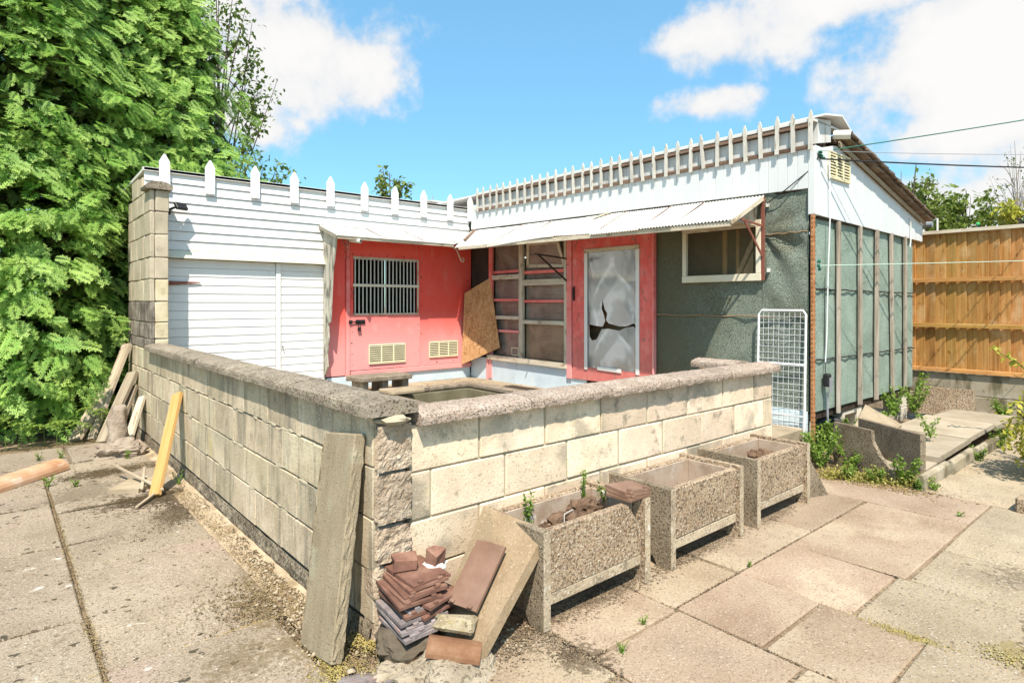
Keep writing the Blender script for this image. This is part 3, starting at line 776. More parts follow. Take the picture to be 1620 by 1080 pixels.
bx('mortar', m_mortar_d, .06, .175, 5.25, 5.44, .98, 2.76, pw)
for k, (a, b_, z) in enumerate(((5.47, 5.72, 2.86), (5.72, 6.0, 2.98), (6.0, 6.4, 3.0))):
    bx('block', m_pierl, .0, .05, a + .004, b_ - .004, 2.772, z, pw, c=.007, j=.004)
cap = B()
for sgn in (1,):
    pr_ = [(-.045, 2.772), (-.055, 2.80), (-.03, 2.83), (.02, 2.852), (.09, 2.862), (.16, 2.852), (.205, 2.83), (.225, 2.80), (.215, 2.772)]
    cap.prism([(x, 5.19, z) for x, z in pr_], (0, .30, 0))
build('cap_stone', cap, m_coping, pw)

# ------------------------------------------------------------------ left building: white boarded shed with red kennel front
ls = empty('boarded_shed', (2.4, 7.0, 0), 'white boarded shed with spiked top, double doors and red barred kennel front', 'shed')
Y0 = 5.6
bx('back_wall', m_dark, .1, 4.74, 8.55, 8.6, 0, 2.9, ls)
bx('side_wall', m_dark, .1, .14, 5.7, 8.55, 0, 2.9, ls)
bx('partition', m_dark, 2.16, 2.2, 5.66, 8.54, 0, 2.9, ls)
bx('floor', m_dark, .15, 4.7, 5.68, 8.5, .2, .26, ls)
rf = B().prism([(.0, 5.58, 3.045), (4.86, 5.58, 3.045), (4.86, 8.7, 2.92), (.0, 8.7, 2.92)], (0, 0, .035))
build('roof', rf, m_corr, ls)
bx('front_frame', m_dark, .1, 2.19, 5.635, 5.66, .2, 3.0, ls)
bx('front_frame', m_dark, 2.2, 4.74, 5.635, 5.66, 2.46, 3.0, ls)
nb = 8
for i in range(nb):
    z0 = 2.13 + i * (3.04 - 2.13) / nb
    z1 = 2.13 + (i + 1) * (3.04 - 2.13) / nb
    for a, b_ in ((.006, 2.205), (2.207, 4.70)):
        if i < 2 and a > 2 and False:
            continue
        b = B().prism([(a, Y0 + .030, z0 + .004), (a, Y0 - .002, z0 + .004), (a, Y0 + .012, z1 - .002), (a, Y0 + .030, z1 - .002)], (b_ - a, 0, 0))
        build('weatherboard', b, m_white, ls)
tr = B().prism([(-.01, Y0 - .02, 3.038), (-.01, Y0 - .02, 3.075), (-.01, Y0 + .06, 3.09), (-.01, Y0 + .06, 3.041)], (4.76, 0, 0))
build('roof_trim', tr, m_white, ls)
lip = B().prism([(.19, Y0 + .02, 2.135), (.19, Y0 - .012, 2.125), (.19, Y0 - .085, 2.042), (.19, Y0 - .085, 2.030), (.19, Y0 + .02, 2.07)], (2.02, 0, 0))
build('drip_board', lip, m_cream, ls)
# pickets on the parapet
def picket_mesh(nm, wd, h, th, tip, m):
    b = B().prism([(-wd / 2, -th / 2, 0), (wd / 2, -th / 2, 0), (wd / 2, -th / 2, h - tip), (wd * .08, -th / 2, h), (-wd * .08, -th / 2, h), (-wd / 2, -th / 2, h - tip)], (0, th, 0))
    return mesh_of(nm, b, m)


pm = picket_mesh('picket', .112, .415, .018, .09, m_picket_w)
for x in (.21, .70, 1.24, 1.75, 2.26, 2.78, 3.28, 3.79, 4.29, 4.70):
    place('picket', pm, ls, (x, Y0 - .032, 2.845 + rnd.uniform(-.008, .008)), Matrix.Rotation(R(rnd.uniform(-.8, .8)), 3, 'Y'))
# doors
for nm_, a, b_ in (('door', .185, 1.515), ('door', 1.58, 2.205)):
    dr = bx('door', m_white, a, b_, Y0 + .028, Y0 + .05, .24, 2.028, ls)
    z = .25
    while z < 2.0:
        z1 = min(z + .1045, 2.026)
        b = B().prism([(a + .004, Y0 + .027, z + .003), (a + .004, Y0 + .006, z + .003), (a + .004, Y0 + .012, z1 - .001), (a + .004, Y0 + .027, z1 - .001)], (b_ - a - .008, 0, 0))
        build('board', b, m_white, dr)
        z = z1
bx('cover_strip', m_white, 1.517, 1.578, Y0 - .012, Y0 + .03, .24, 2.024, ls)
hd = B().tube([(1.60, Y0 + .0, .92), (1.60, Y0 - .03, .92), (1.60, Y0 - .03, .90)], .006, 6)
build('door_knob', hd, m_black, ls)
hg = B().prism([(.18, Y0 - .004, 1.70), (.60, Y0 - .004, 1.742), (.60, Y0 - .004, 1.752), (.18, Y0 - .004, 1.762)], (0, -.008, 0))
build('strap_hinge', hg, m_rustd, ls)

# red kennel front
def slab_y(name, m, x0, x1, z0, z1, y0, y1, par, **k):
    return bx(name, m, x0, x1, y0, y1, z0, z1, par, **k)


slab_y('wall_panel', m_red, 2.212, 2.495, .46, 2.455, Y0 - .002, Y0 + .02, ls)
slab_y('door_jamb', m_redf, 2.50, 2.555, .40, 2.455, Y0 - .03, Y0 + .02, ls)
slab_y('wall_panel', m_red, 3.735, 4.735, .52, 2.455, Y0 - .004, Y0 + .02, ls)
kd = empty('kennel_door', (3.14, Y0, .5))
kd.parent = ls
kd.location = Vector((3.14, Y0, .5)) - WL[ls]
bxk = B()
DX0, DX1, DZ0, DZ1 = 2.562, 3.73, .525, 2.44
BX0, BX1, BZ0, BZ1 = 2.612, 3.68, 1.335, 2.155
bxk.box(DX0, DX1, Y0 - .022, Y0 + .018, BZ1, DZ1, .003)
bxk.box(DX0, BX0, Y0 - .022, Y0 + .018, BZ0, BZ1, .003)
bxk.box(BX1, DX1, Y0 - .022, Y0 + .018, BZ0, BZ1, .003)
# one continuous leaf: top rail and stiles, red; the lower panel has sunlit pink painted in
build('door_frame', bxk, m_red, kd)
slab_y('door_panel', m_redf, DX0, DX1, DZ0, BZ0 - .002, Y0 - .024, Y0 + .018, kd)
fr = B()
fr.box(BX0 - .012, BX1 + .012, Y0 - .034, Y0 - .024, BZ1 - .006, BZ1 + .014, .002)
fr.box(BX0 - .012, BX1 + .012, Y0 - .034, Y0 - .0245, BZ0 - .012, BZ0 + .012, .002)
fr.box(BX1 - .006, BX1 + .02, Y0 - .034, Y0 - .024, BZ0 + .013, BZ1 - .007, .002)
build('bar_frame', fr, m_cream_w, kd)
barm = mesh_of('bar', B().tube([(0, 0, -.41), (0, 0, .41)], .010, 6), m_steel)
for i in range(17):
    x = BX0 + .03 + i * (BX1 - BX0 - .05) / 16.5
    place('bar', barm, kd, (x, Y0 - .012, (BZ0 + BZ1) / 2))
slab_y('crossbar', m_cream, BX0 - .015, BX1 + .02, 1.735, 1.775, Y0 - .044, Y0 - .035, kd)


def louvre(parent, axis, c0, a0, a1, z0, z1, cols, rows, out, m=m_cream_v, name='vent'):
    """louvred plastic vent on a wall; axis x or y, out = outward sign*offset"""
    b = B()
    t = .016

    def bo(u0, u1, w0, w1, d0, d1, cc=.002):
        lo, hi = sorted((c0 + out * d0, c0 + out * d1))
        if axis == 'x':
            b.box(u0, u1, lo, hi, w0, w1, cc)
        else:
            b.box(lo, hi, u0, u1, w0, w1, cc)
    bo(a0, a1, z0, z0 + t, .0, .022)
    bo(a0, a1, z1 - t, z1, .0, .022)
    cw = (a1 - a0) / cols
    for i in range(cols + 1):
        x = a0 + i * cw
        bo(max(a0, x - t / 2), min(a1, x + t / 2), z0 + t, z1 - t, .0, .021)
    o = build(name, b, m, parent)
    bk = B()
    lo, hi = sorted((c0 + out * .0005, c0 + out * .003))
    if axis == 'x':
        bk.box(a0 + .004, a1 - .004, lo, hi, z0 + .004, z1 - .004, .0005)
    else:
        bk.box(lo, hi, a0 + .004, a1 - .004, z0 + .004, z1 - .004, .0005)
    build('vent_backing', bk, m_dark, o)
    sl = B()
    b = sl
    rh = (z1 - z0 - 2 * t) / rows
    for k in range(rows):
        zz = z0 + t + rh * (k + .5)
        bo(a0 + .01, a1 - .01, zz - rh * .24, zz + rh * .20, .004, .017, .001)
    build('louvre_slats', sl, m, o)
    return o


louvre(kd, 'x', Y0 - .024, 2.85, 3.46, .60, .885, 3, 8, -1)
louvre(ls, 'x', Y0 - .004, 3.905, 4.45, .635, .885, 3, 8, -1)
bo_ = B().tube([(2.53, Y0 - .045, 1.225), (2.78, Y0 - .045, 1.225)], .009, 6)
bo_.box(2.535, 2.58, Y0 - .05, Y0 - .03, 1.20, 1.25, .003)
bo_.box(2.64, 2.79, Y0 - .038, Y0 - .024, 1.195, 1.255, .003)
build('slide_bolt', bo_, m_black, kd)
pdk = B().box(2.665, 2.715, Y0 - .062, Y0 - .04, 1.09, 1.15, .006)
pdk.tube([(2.675, Y0 - .05, 1.15), (2.675, Y0 - .05, 1.185), (2.69, Y0 - .05, 1.195), (2.705, Y0 - .05, 1.185), (2.705, Y0 - .05, 1.15)], .005, 6)
build('padlock', pdk, m_black, kd)
hk = B().tube([(2.585, Y0 - .03, 1.72), (2.575, Y0 - .04, 1.69), (2.60, Y0 - .035, 1.65), (2.575, Y0 - .04, 1.60), (2.59, Y0 - .035, 1.55)], .005, 5)
build('latch_hook', hk, m_rustd, kd)
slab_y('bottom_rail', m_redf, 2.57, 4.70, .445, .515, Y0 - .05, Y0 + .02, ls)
for a, b_ in ((2.22, 2.50), (2.505, 3.62), (3.625, 4.70)):
    slab_y('plinth_panel', m_blue, a, b_, FZ, .442, Y0 - .018, Y0 + .02, ls)
sw_ = B()
for x, z in [(2.60 + .14 * i, 2.20) for i in range(9)] + [(2.60 + .14 * i, 2.40) for i in range(9)] + [(2.59, .6 + .16 * i) for i in range(5)] + [(3.70, .56 + .2 * i) for i in range(10)] + [(3.77, .58 + .22 * i) for i in range(9)] + [(4.68, .62 + .25 * i) for i in range(7)] + [(3.9 + .16 * i, .56) for i in range(5)]:
    sw_.box(x + rnd.uniform(-.02, .02) - .005, x + .006, Y0 - .0262 if x < 3.72 else Y0 - .0062, Y0 - .0235 if x < 3.72 else Y0 - .0035, z - .005, z + .005 + rnd.uniform(0, .004), .001)
build('screw_heads', sw_, m_black, ls, kind='stuff')
# side cheek of the porch, rotten at the foot
ck = B().prism([(2.165, 5.59, 2.52), (2.165, 5.16, 2.40), (2.165, 5.30, 1.9), (2.165, 5.36, 1.25), (2.165, 5.44, 1.2), (2.165, 5.42, 1.02), (2.165, 5.48, .8), (2.165, 5.45, .62), (2.165, 5.56, .48), (2.165, 5.59, .5)], (.02, 0, 0))
m_cheek = mat('mildewed_board', [(.22, .20, .15), (.42, .40, .33), (.52, .50, .42)], 5, grain=(3, 3, .5), bump=.4, stains=[(7, (.06, .06, .055), .50, .64, .85, (2.5, 2.5, .5))], vary=0)
build('porch_cheek', ck, m_cheek, ls)

# canopy of corrugated sheets over the kennel
VX, VY = 4.0, 5.03
LZ0, LZ1 = 2.575, 2.392


def corr_left(x0, x1, dz, drop=0):
    b = B()
    n = int((x1 - x0) / .0095)
    V, F = [], []
    for i in range(n + 1):
        x = x0 + (x1 - x0) * i / n
        h = .009 * math.cos(2 * math.pi * x / .038)
        yb, yf_ = 5.598, 5.03 - drop
        if x > VX:
            yf_ = min(5.59, VY + (x - VX) / .75 * .57)
        for k in range(4):
            t = k / 3
            y = yb + (yf_ - yb) * t
            z = LZ0 + (LZ1 - LZ0) * (yb - y) / .57 + h + dz
            V.append((x, y, z))
        for k in range(4):
            V.append((V[-4][0], V[-4][1], V[-4][2] - .003))
    for i in range(n):
        a, c = i * 8, (i + 1) * 8
        for k in range(3):
            F.append((a + k, a + k + 1, c + k + 1, c + k))
            F.append((a + 4 + k, c + 4 + k, c + 5 + k, a + 5 + k))
        F.append((a + 3, a + 7, c + 7, c + 3))
        F.append((a, c, c + 4, a + 4))
    F.append((0, 4, 5, 6, 7, 3, 2, 1))
    e = n * 8
    F.append((e, e + 1, e + 2, e + 3, e + 7, e + 6, e + 5, e + 4))
    return b.add(V, F)


xs = [2.09, 2.78, 3.44, 4.05, 4.735]
for i, (a, b_) in enumerate(zip(xs[:-1], xs[1:])):
    build('canopy_sheet', corr_left(a - (.04 if i else 0), b_, .004 * (i % 2) + .002, .012 * (i % 2)), m_can, ls)
for a in xs[1:-1]:
    yv = 5.03 if a < VX else VY + (a - VX) / .75 * .57
    beam('sheet_joint', m_rot, (a + .03, 5.59, 2.590), (a + .01, yv + .02, 2.590 - (5.59 - yv - .02) * .321), .014, .006, (0, 0, 1), ls)
beam('canopy_batten', m_cream_w, (2.12, 5.06, 2.372), (4.0, 5.06, 2.372), .045, .03, (0, -1, 0), ls)
beam('canopy_side_batten', m_cream_w, (2.12, 5.60, 2.555), (2.12, 5.05, 2.378), .045, .03, (-1, 0, 0), ls)

# ------------------------------------------------------------------ right building: felt-clad shed on piers
rs = empty('felt_clad_shed', (6.2, 4.0, 0), 'green felt clad shed on piers with white gable, spiked eaves and red glazed door', 'shed')
X0 = 4.75
bx('back_wall', m_ply, 7.72, 7.75, .12, 8.6, .42, 2.5, rs)
bx('end_wall', m_dark, 4.8, 7.7, 8.55, 8.6, .42, 2.9, rs)
bx('floor', m_ply, 4.79, 7.71, .12, 8.5, .37, .42, rs)
bx('inner_lining', m_ply, 5.9, 5.93, 3.2, 5.5, .43, 2.35, rs)
bx('inner_lining', m_ply, 4.8, 5.9, 5.6, 5.63, .43, 2.6, rs)
bx('inner_lining', m_ply, 4.8, 5.9, 3.28, 3.31, .43, 2.6, rs)
rfp = B().prism([(4.712, 0.02, 3.262), (5.3, 0.02, 3.275), (5.3, 0.02, 3.29), (4.712, 0.02, 3.285)], (0, 8.6, 0))
build('ridge_sheet', rfp, m_corr, rs)
rfm = B().prism([(5.25, .04, 3.16), (8.08, .04, 2.573), (8.08, .04, 2.618), (5.25, .04, 3.21)], (0, 8.6, 0))
build('roof', rfm, m_roof, rs)
# verge tiles
for i in range(14):
    t = (i + .5) / 14
    x = 5.33 + t * 2.72
    z = 3.20 - t * .59
    M = Matrix.Translation((x, .06, z + .018)) @ Matrix.Rotation(R(9.0 + rnd.uniform(-2, 2)), 4, 'Y')
    b = B().box(-.14, .14, -.17, .16, -.014, .014, .006, .007, M)
    build('roof_tile', b, m_roof, rs)
    M2 = Matrix.Translation((x - .02, .05, z - .02)) @ Matrix.Rotation(R(11.0 + rnd.uniform(-3, 3)), 4, 'Y')
    build('roof_tile', B().box(-.13, .12, -.13, .16, -.012, .012, .006, .008, M2), m_roof, rs)
beam('barge_board', m_grey, (5.25, .0, 3.13), (8.05, .0, 2.545), .05, .02, (0, -1, 0), rs)

# front cladding under the eaves (vertical boards)
n = 55
yA, yB = .085, 5.585
for i in range(n):
    a = yA + (yB - yA) * i / n
    b_ = yA + (yB - yA) * (i + 1) / n
    zb = 2.615 + .10 * (a + b_) / 2 / 5.41
    build('cladding_board', B().box(4.722, 4.744, a + .0012, b_ - .0012, zb, 3.005, .003), m_pvc, rs)
bx('backing', m_dark, 4.7445, 4.78, .1, 5.42, 2.6, 3.2, rs)
bx('upper_fascia', m_strip, 4.724, 4.745, 5.43, 5.575, 3.008, 3.10, rs)
# rotten beam, grey upper fascia, roof edge
for a, b_ in ((.05, 1.9), (1.902, 3.7), (3.702, 5.43)):
    beam('eaves_beam', m_rot, (4.718, a, 3.018), (4.718, b_, 3.018), .035, .035, (-1, 0, 0), rs, j=.003)
for i in range(26):
    a = .07 + 5.34 * i / 26
    bx('upper_fascia', m_strip, 4.728, 4.745, a + .0015, a + 5.34 / 26 - .0015, 3.045, 3.205, rs, c=.002)
beam('eaves_batten', m_rot, (4.70, .05, 3.225), (4.70, 5.43, 3.230), .030, .04, (-1, 0, 0), rs, j=.003)
bx('roof_edge', m_corr, 4.695, 4.7115, .03, 5.44, 3.262 - .004, 3.296, rs)
pk = picket_mesh('picket', .038, .385, .016, .05, m_picket)
RZ = Matrix.Rotation(R(-90), 3, 'Z')
N_P = 33
for i in range(N_P):
    y = .045 + (5.36 - .045) * i / (N_P - 1)
    lean = rnd.uniform(-2.2, 2.2) if i not in (7, 12, 14) else -5
    place('picket', pk, rs, (4.684, y, 2.985 + rnd.uniform(-.008, .008)), RZ @ Matrix.Rotation(R(lean), 3, 'Y'))
# box end and cap at the near end of the ridge
eb = B().prism([(4.80, .02, 3.06), (5.10, .02, 3.12), (5.10, .02, 3.335), (4.80, .02, 3.30)], (0, .06, 0))
build('ridge_box', eb, m_strip, rs)
ec = B().prism([(4.78, -.06, 3.31), (5.18, -.06, 3.375), (5.40, -.06, 3.27), (5.40, -.06, 3.285), (5.18, -.06, 3.392), (4.78, -.06, 3.33)], (0, .5, 0))
build('ridge_cap', ec, m_corr, rs)
bx('ridge_post', m_rot, 5.02, 5.16, .09, .4, 3.05, 3.33, rs)

# gable cladding (vertical boards cut to the slope)
def rake(x):
    return 3.135 - (x - 5.25) * .2075 if x > 5.25 else 3.02 + (x - 4.75) * .23


n = 30
gx0, gx1 = 4.86, 8.03
for i in range(n):
    a = gx0 + (gx1 - gx0) * i / n
    b_ = gx0 + (gx1 - gx0) * (i + 1) / n
    a2, b2 = a + .0012, b_ - .0012
    zb = lambda x: 2.36 - .05 * (x - 4.8) / 3.2
    pts = [(a2, .028, zb(a2)), (b2, .028, zb(b2)), (b2, .028, rake(b2) - .02), (a2, .028, rake(a2) - .02)]
    build('gable_board', B().prism(pts, (0, .02, 0)), m_pvc, rs)
bx('corner_trim', m_pvc, 4.735, 4.858, .015, .06, 2.355, 3.03, rs)
bx('corner_trim', m_pvc, 4.722, 4.734, .015, .083, 2.36, 3.0, rs)
bx('gable_backing', m_dark, 4.87, 8.0, .0495, .07, 2.33, 2.5, rs)
louvre(rs, 'x', .027, 5.05, 5.57, 2.755, 3.03, 3, 8, -1)


# felt sheets: thin wrinkled skins with thickness
def felt(name, m, u0, u1, z0, z1, pt, nu, nv, amp, seed, parent, fold=None):
    b = B()

    def f(u, v):
        uu, zz = u0 + (u1 - u0) * u, z0 + (z1 - z0) * v
        q = Vector((uu * 1.7 + seed, zz * 1.4, seed))
        d = amp * (noise.noise(q) + .5 * noise.noise(q * 2.3)) + amp * .5 * noise.noise(Vector((uu * 5 - zz * 3.4, zz * 1.1 + uu, seed * 2)))
        if fold:
            dy, dz_ = uu - fold[0], zz - fold[1]
            rr_ = math.hypot(dy, dz_)
            an = math.atan2(dy, -dz_)
            d += fold[2] * math.sin(an * 9 + seed) * min(1, rr_ * 4) * max(0, 1 - rr_ / 1.1)
        edge = min(1, min(u, 1 - u) * 8) * .6 + .4
        return Vector(pt(uu, zz, d * edge))
    b.grid(nu, nv, f)
    k = len(b.v)
    out = Vector(pt(0, 0, 1)) - Vector(pt(0, 0, 0))
    V2 = [p - out * .01 for p in b.v]
    b.v += V2
    b.f += [tuple(reversed([i + k for i in f_])) for f_ in b.f]
    o = build(name, b, m, parent, smooth=True)
    return o


ptx = lambda u, z, d: (X0 - .004 - d, u, z)
pty = lambda u, z, d: (u, .07 - d, z)
felt('felt_sheet', m_feltw, .085, .56, 2.20, 2.66, ptx, 18, 18, .014, 3, rs, (.56, 2.25, .012))
felt('felt_sheet', m_feltw, .085, .56, 1.36, 2.20, ptx, 24, 36, .03, 9, rs, (.56, 2.22, .022))
felt('felt_sheet', m_feltw, .085, 1.88, .42, 1.357, ptx, 50, 30, .016, 14, rs, (.2, 1.5, .012))
felt('felt_sheet', m_feltw, .562, 1.47, 1.36, 1.74, ptx, 20, 10, .008, 21, rs)
felt('felt_sheet', m_feltw, .562, 1.88, 2.35, 2.66, ptx, 14, 6, .004, 25, rs)
felt('felt_sheet', m_feltw, 1.47, 1.88, 1.36, 2.35, ptx, 10, 16, .006, 28, rs)
for z, a, b_ in ((1.358, .09, 1.88), (2.20, .09, .56)):
    sb = B()
    sb.grid(30, 1, lambda u, v: Vector((X0 - .032 + .014 * abs(math.sin(u * 9)) , a + (b_ - a) * u, z - .006 + v * .012 + .006 * math.sin(u * 14))))
    sbb = B().tube([(X0 - .020 + .006 * math.sin(i * 1.3), a + (b_ - a) * i / 24, z + .005 * math.sin(i * .9)) for i in range(25)], .006, 5)
    build('felt_seam', sbb, m_seam, rs)
for i, (z0, z1) in enumerate(((.415, .93), (.93, 1.63), (1.63, 2.365))):
    felt('felt_sheet', m_felt, 4.77, 7.78, z0, z1, pty, 60, 16, .010, 50 + i * 7, rs)
for z, s_ in ((.93, 1), (1.635, 2)):
    sbb = B().tube([(4.79 + 2.98 * i / 50, .052 + .006 * math.sin(i * 1.7 + s_), z + .012 * noise.noise(Vector((i * .35, s_, 0))) - .012 * i / 50) for i in range(51)], .0075, 5)
    build('felt_seam', sbb, m_tar, rs)
bx('hollow_wall', m_dark, 4.8, 7.7, .085, .1, .42, 2.9, rs)
for x, k in ((5.33, 0), (5.91, 0), (6.41, .02), (6.89, -.05), (7.38, .0)):
    beam('batten', m_wood, (x - k, .035, .37 + rnd.uniform(-.03, .02)), (x + k * .2, .035, 2.34), .058, .03, (0, -1, 0), rs, j=.004)
bx('sole_beam', m_under, 4.8, 7.76, .09, .2, .33, .418, rs)
bx('sole_beam', m_under, 4.79, 4.86, .21, 8.4, .33, .418, rs)
bx('sole_beam', m_under, 7.66, 7.74, .21, 8.4, .33, .368, rs)
# piers
for x0_, x1_, z1 in ((4.80, 4.93, .40), (7.42, 7.66, .33)):
    for k in range(2):
        bx('pier', m_pier, x0_, x1_, .1, .30, z1 / 2 * k + .002, z1 / 2 * (k + 1) - .002, rs, c=.006, j=.003)
hb = B()
for a in ((5.62, 5.67, .0, .33), (6.02, 6.14, .0, .33)):
    hb.box(a[0], a[1], .1, .32, a[2], a[3], .005)
hb.box(5.672, 6.018, .1, .32, .28, .33, .005)
hb.box(5.672, 6.018, .1, .32, .0, .05, .005)
build('hollow_pier', hb, m_pier, rs)
# rusty perforated corner angle
ca = B()
ca.box(4.708, 4.716, .022, .052, .10, 2.352, .001)
ca.box(4.7165, 4.742, .020, .028, .10, 2.352, .001)
cao = build('corner_angle', ca, m_rust, rs)
ho = B()
z = .16
while z < 2.32:
    ho.box(4.724, 4.735, .0175, .0195, z - .006, z + .006, .0005)
    ho.box(4.7055, 4.7075, .034, .042, z - .006, z + .006, .0005)
    z += .045
build('bolt_holes', ho, m_black, cao, kind='stuff')

# window with fine mesh
wn = empty('window', (X0, 1.0, 1.75))
wn.parent = rs
wn.location = Vector((X0, 1.0, 1.75)) - WL[rs]
WL[wn] = Vector((X0, 1.0, 1.75))
beam('frame_head', m_cream_w, (X0 - .035, .55, 2.325), (X0 - .035, 1.49, 2.325), .07, .05, (-1, 0, 0), wn)
beam('frame_sill', m_cream, (X0 - .035, .55, 1.765), (X0 - .035, 1.49, 1.765), .075, .055, (-1, 0, 0), wn)
beam('frame_jamb', m_cream, (X0 - .035, 1.462, 1.804), (X0 - .035, 1.462, 2.289), .05, .05, (-1, 0, 0), wn)
beam('frame_jamb', m_cream, (X0 - .035, .578, 1.804), (X0 - .035, .578, 2.289), .05, .05, (-1, 0, 0), wn)
beam('mullion', m_pine, (X0 + .03, 1.0, 1.8), (X0 + .03, 1.0, 2.29), .05, .03, (-1, 0, 0), wn)
beam('mullion', m_pine, (X0 + .05, .86, 1.8), (X0 + .05, .86, 2.29), .03, .03, (-1, 0, 0), wn)
ms = B()
yy = .61
while yy < 1.435:
    ms.box(X0 - .0215, X0 - .0185, yy - .0009, yy + .0009, 1.80, 2.29, .0002)
    yy += .0125
zz = 1.81
while zz < 2.285:
    ms.box(X0 - .0210, X0 - .0190, .605, 1.435, zz - .0009, zz + .0009, .0002)
    zz += .0125
build('wire_mesh', ms, m_mesh, wn, kind='stuff')
bx('inner_board', mat('mossy_interior', [(.09, .10, .035), (.16, .15, .06), (.20, .13, .08)], 4, bump=.2), X0 + .35, X0 + .37, .35, 1.9, 1.2, 2.6, rs)

# red door with cracked plastic pane
dp = empty('red_door', (X0, 2.58, .46))
dp.parent = rs
dp.location = Vector((X0, 2.58, .46)) - WL[rs]
WL[dp] = Vector((X0, 2.58, .46))
DY0, DY1, DZ0, DZ1 = 1.90, 3.235, .465, 2.352
PY0_, PY1_, PZ0, PZ1 = 2.12, 2.985, .64, 2.175
db = B()
xa, xb = X0 - .05, X0 - .01
db.box(xa, xb, DY0, DY1, PZ1, DZ1, .004)
db.box(xa, xb, DY0, DY1, DZ0, PZ0, .004)
db.box(xa, xb, DY0, PY0_, PZ0, PZ1, .004)
db.box(xa, xb, PY1_, DY1, PZ0, PZ1, .004)
build('door_leaf', db, m_redd, dp)
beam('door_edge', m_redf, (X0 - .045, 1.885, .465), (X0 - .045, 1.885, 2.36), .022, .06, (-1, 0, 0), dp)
beam('pane_bead', m_cream_w, (X0 - .058, PY0_ - .02, PZ1 + .015), (X0 - .058, PY1_ + .02, PZ1 + .015), .05, .012, (-1, 0, 0), dp)
beam('pane_bead', m_white, (X0 - .058, PY0_ + .005, PZ0 - .03), (X0 - .058, PY0_ + .005, PZ1 - .013), .055, .012, (-1, 0, 0), dp)
beam('pane_bead', m_white, (X0 - .058, PY1_ - .005, PZ0 - .03), (X0 - .058, PY1_ - .005, PZ1 - .013), .055, .012, (-1, 0, 0), dp)
beam('pane_bead', m_white, (X0 - .058, 2.38, PZ0 - .005), (X0 - .058, 2.78, PZ0 + .005), .05, .012, (-1, 0, 0), dp)
# broken sheet in two pieces (y, z); the hole lies between them
up = [(PY1_, PZ1), (PY0_, PZ1), (PY0_, 1.20), (2.20, 1.245), (2.30, 1.205), (2.42, 1.20), (2.60, 1.235), (2.64, 1.28), (2.62, 1.36), (2.665, 1.42), (2.70, 1.54), (2.715, 1.42), (2.68, 1.35), (2.655, 1.265), (2.70, 1.19), (2.80, 1.195), (2.935, 1.215), (PY1_, 1.22)]
dn = [(PY1_, 1.215), (2.935, 1.21), (2.925, 1.05), (2.88, 1.0), (2.80, 1.02), (2.715, 1.155), (2.60, 1.165), (2.42, 1.145), (2.38, 1.165), (2.30, 1.19), (2.20, 1.205), (PY0_, 1.165), (PY0_, PZ0), (PY1_, PZ0)]
for pts in (up, dn):
    build('broken_pane', B().prism([(X0 - .044, y, z) for y, z in pts], (.003, 0, 0)), m_filmd, dp)
bx('inner_board', m_ply, X0 + .25, X0 + .27, 1.9, 3.2, .45, 2.4, rs)
hn = B().box(X0 - .075, X0 - .05, 3.185, 3.205, 1.53, 1.72, .003)
hn.box(X0 - .085, X0 - .075, 3.187, 3.203, 1.555, 1.695, .003)
build('door_handle', hn, m_black, dp)
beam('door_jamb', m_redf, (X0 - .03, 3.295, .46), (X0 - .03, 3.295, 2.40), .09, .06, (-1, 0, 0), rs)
beam('door_jamb', m_red, (X0 - .02, 1.875, 2.375), (X0 - .02, 3.33, 2.375), .04, .04, (-1, 0, 0), rs)

# glazed bay: posts, rails, ribbed plastic panes
xg = X0 - .02
gz = lambda nm_, m, y0, z0, y1, z1, wd, th=.045, dx=0: beam(nm_, m, (xg + dx, y0, z0), (xg + dx, y1, z1), wd, th, (-1, 0, 0), rs, j=.002)
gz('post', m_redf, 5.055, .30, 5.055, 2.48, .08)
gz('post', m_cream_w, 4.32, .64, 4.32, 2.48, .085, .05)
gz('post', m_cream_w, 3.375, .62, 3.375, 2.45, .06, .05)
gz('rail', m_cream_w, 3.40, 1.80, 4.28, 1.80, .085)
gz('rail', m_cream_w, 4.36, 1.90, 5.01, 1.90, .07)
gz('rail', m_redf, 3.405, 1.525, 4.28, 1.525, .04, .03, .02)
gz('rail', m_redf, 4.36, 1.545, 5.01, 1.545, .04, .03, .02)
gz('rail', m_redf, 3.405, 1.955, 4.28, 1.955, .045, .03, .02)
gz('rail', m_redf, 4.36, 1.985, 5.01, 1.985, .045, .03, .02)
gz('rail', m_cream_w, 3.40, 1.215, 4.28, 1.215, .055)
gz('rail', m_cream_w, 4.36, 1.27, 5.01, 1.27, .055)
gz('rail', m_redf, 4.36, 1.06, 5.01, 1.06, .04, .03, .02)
gz('sill', m_cream_w, 3.335, .625, 5.10, .64, .075, .075, -.02)
gz('head', m_cream_w, 3.335, 2.42, 5.6, 2.47, .08)
def pane(y0, y1, z0, z1, m, dx=.03):
    build('plastic_pane', B().box(X0 + dx, X0 + dx + .004, y0, y1, z0, z1, .0005), m, rs)


pane(4.362, 5.01, .68, 2.42, m_poly)
pane(3.405, 4.277, 1.245, 1.80, m_poly)
pane(3.405, 4.277, .67, 1.19, m_polyb)
pane(3.405, 4.277, 1.845, 2.40, m_poly, .034)
bx('inner_board', m_ply, X0 + .16, X0 + .175, 3.4, 4.28, .64, 1.16, rs)
for k, (y0, y1, z, h) in enumerate(((3.45, 3.72, 1.245, .06), (3.74, 4.0, 1.245, .045), (3.6, 4.1, 1.30, .03), (3.43, 3.62, 1.312, .05))):
    beam('stored_batten', m_cream_w, (X0 + .09 + .03 * (k % 2), y0, z + h / 2), (X0 + .09 + .03 * (k % 2), y1, z + h / 2), .05, h, (0, 0, 1), rs)
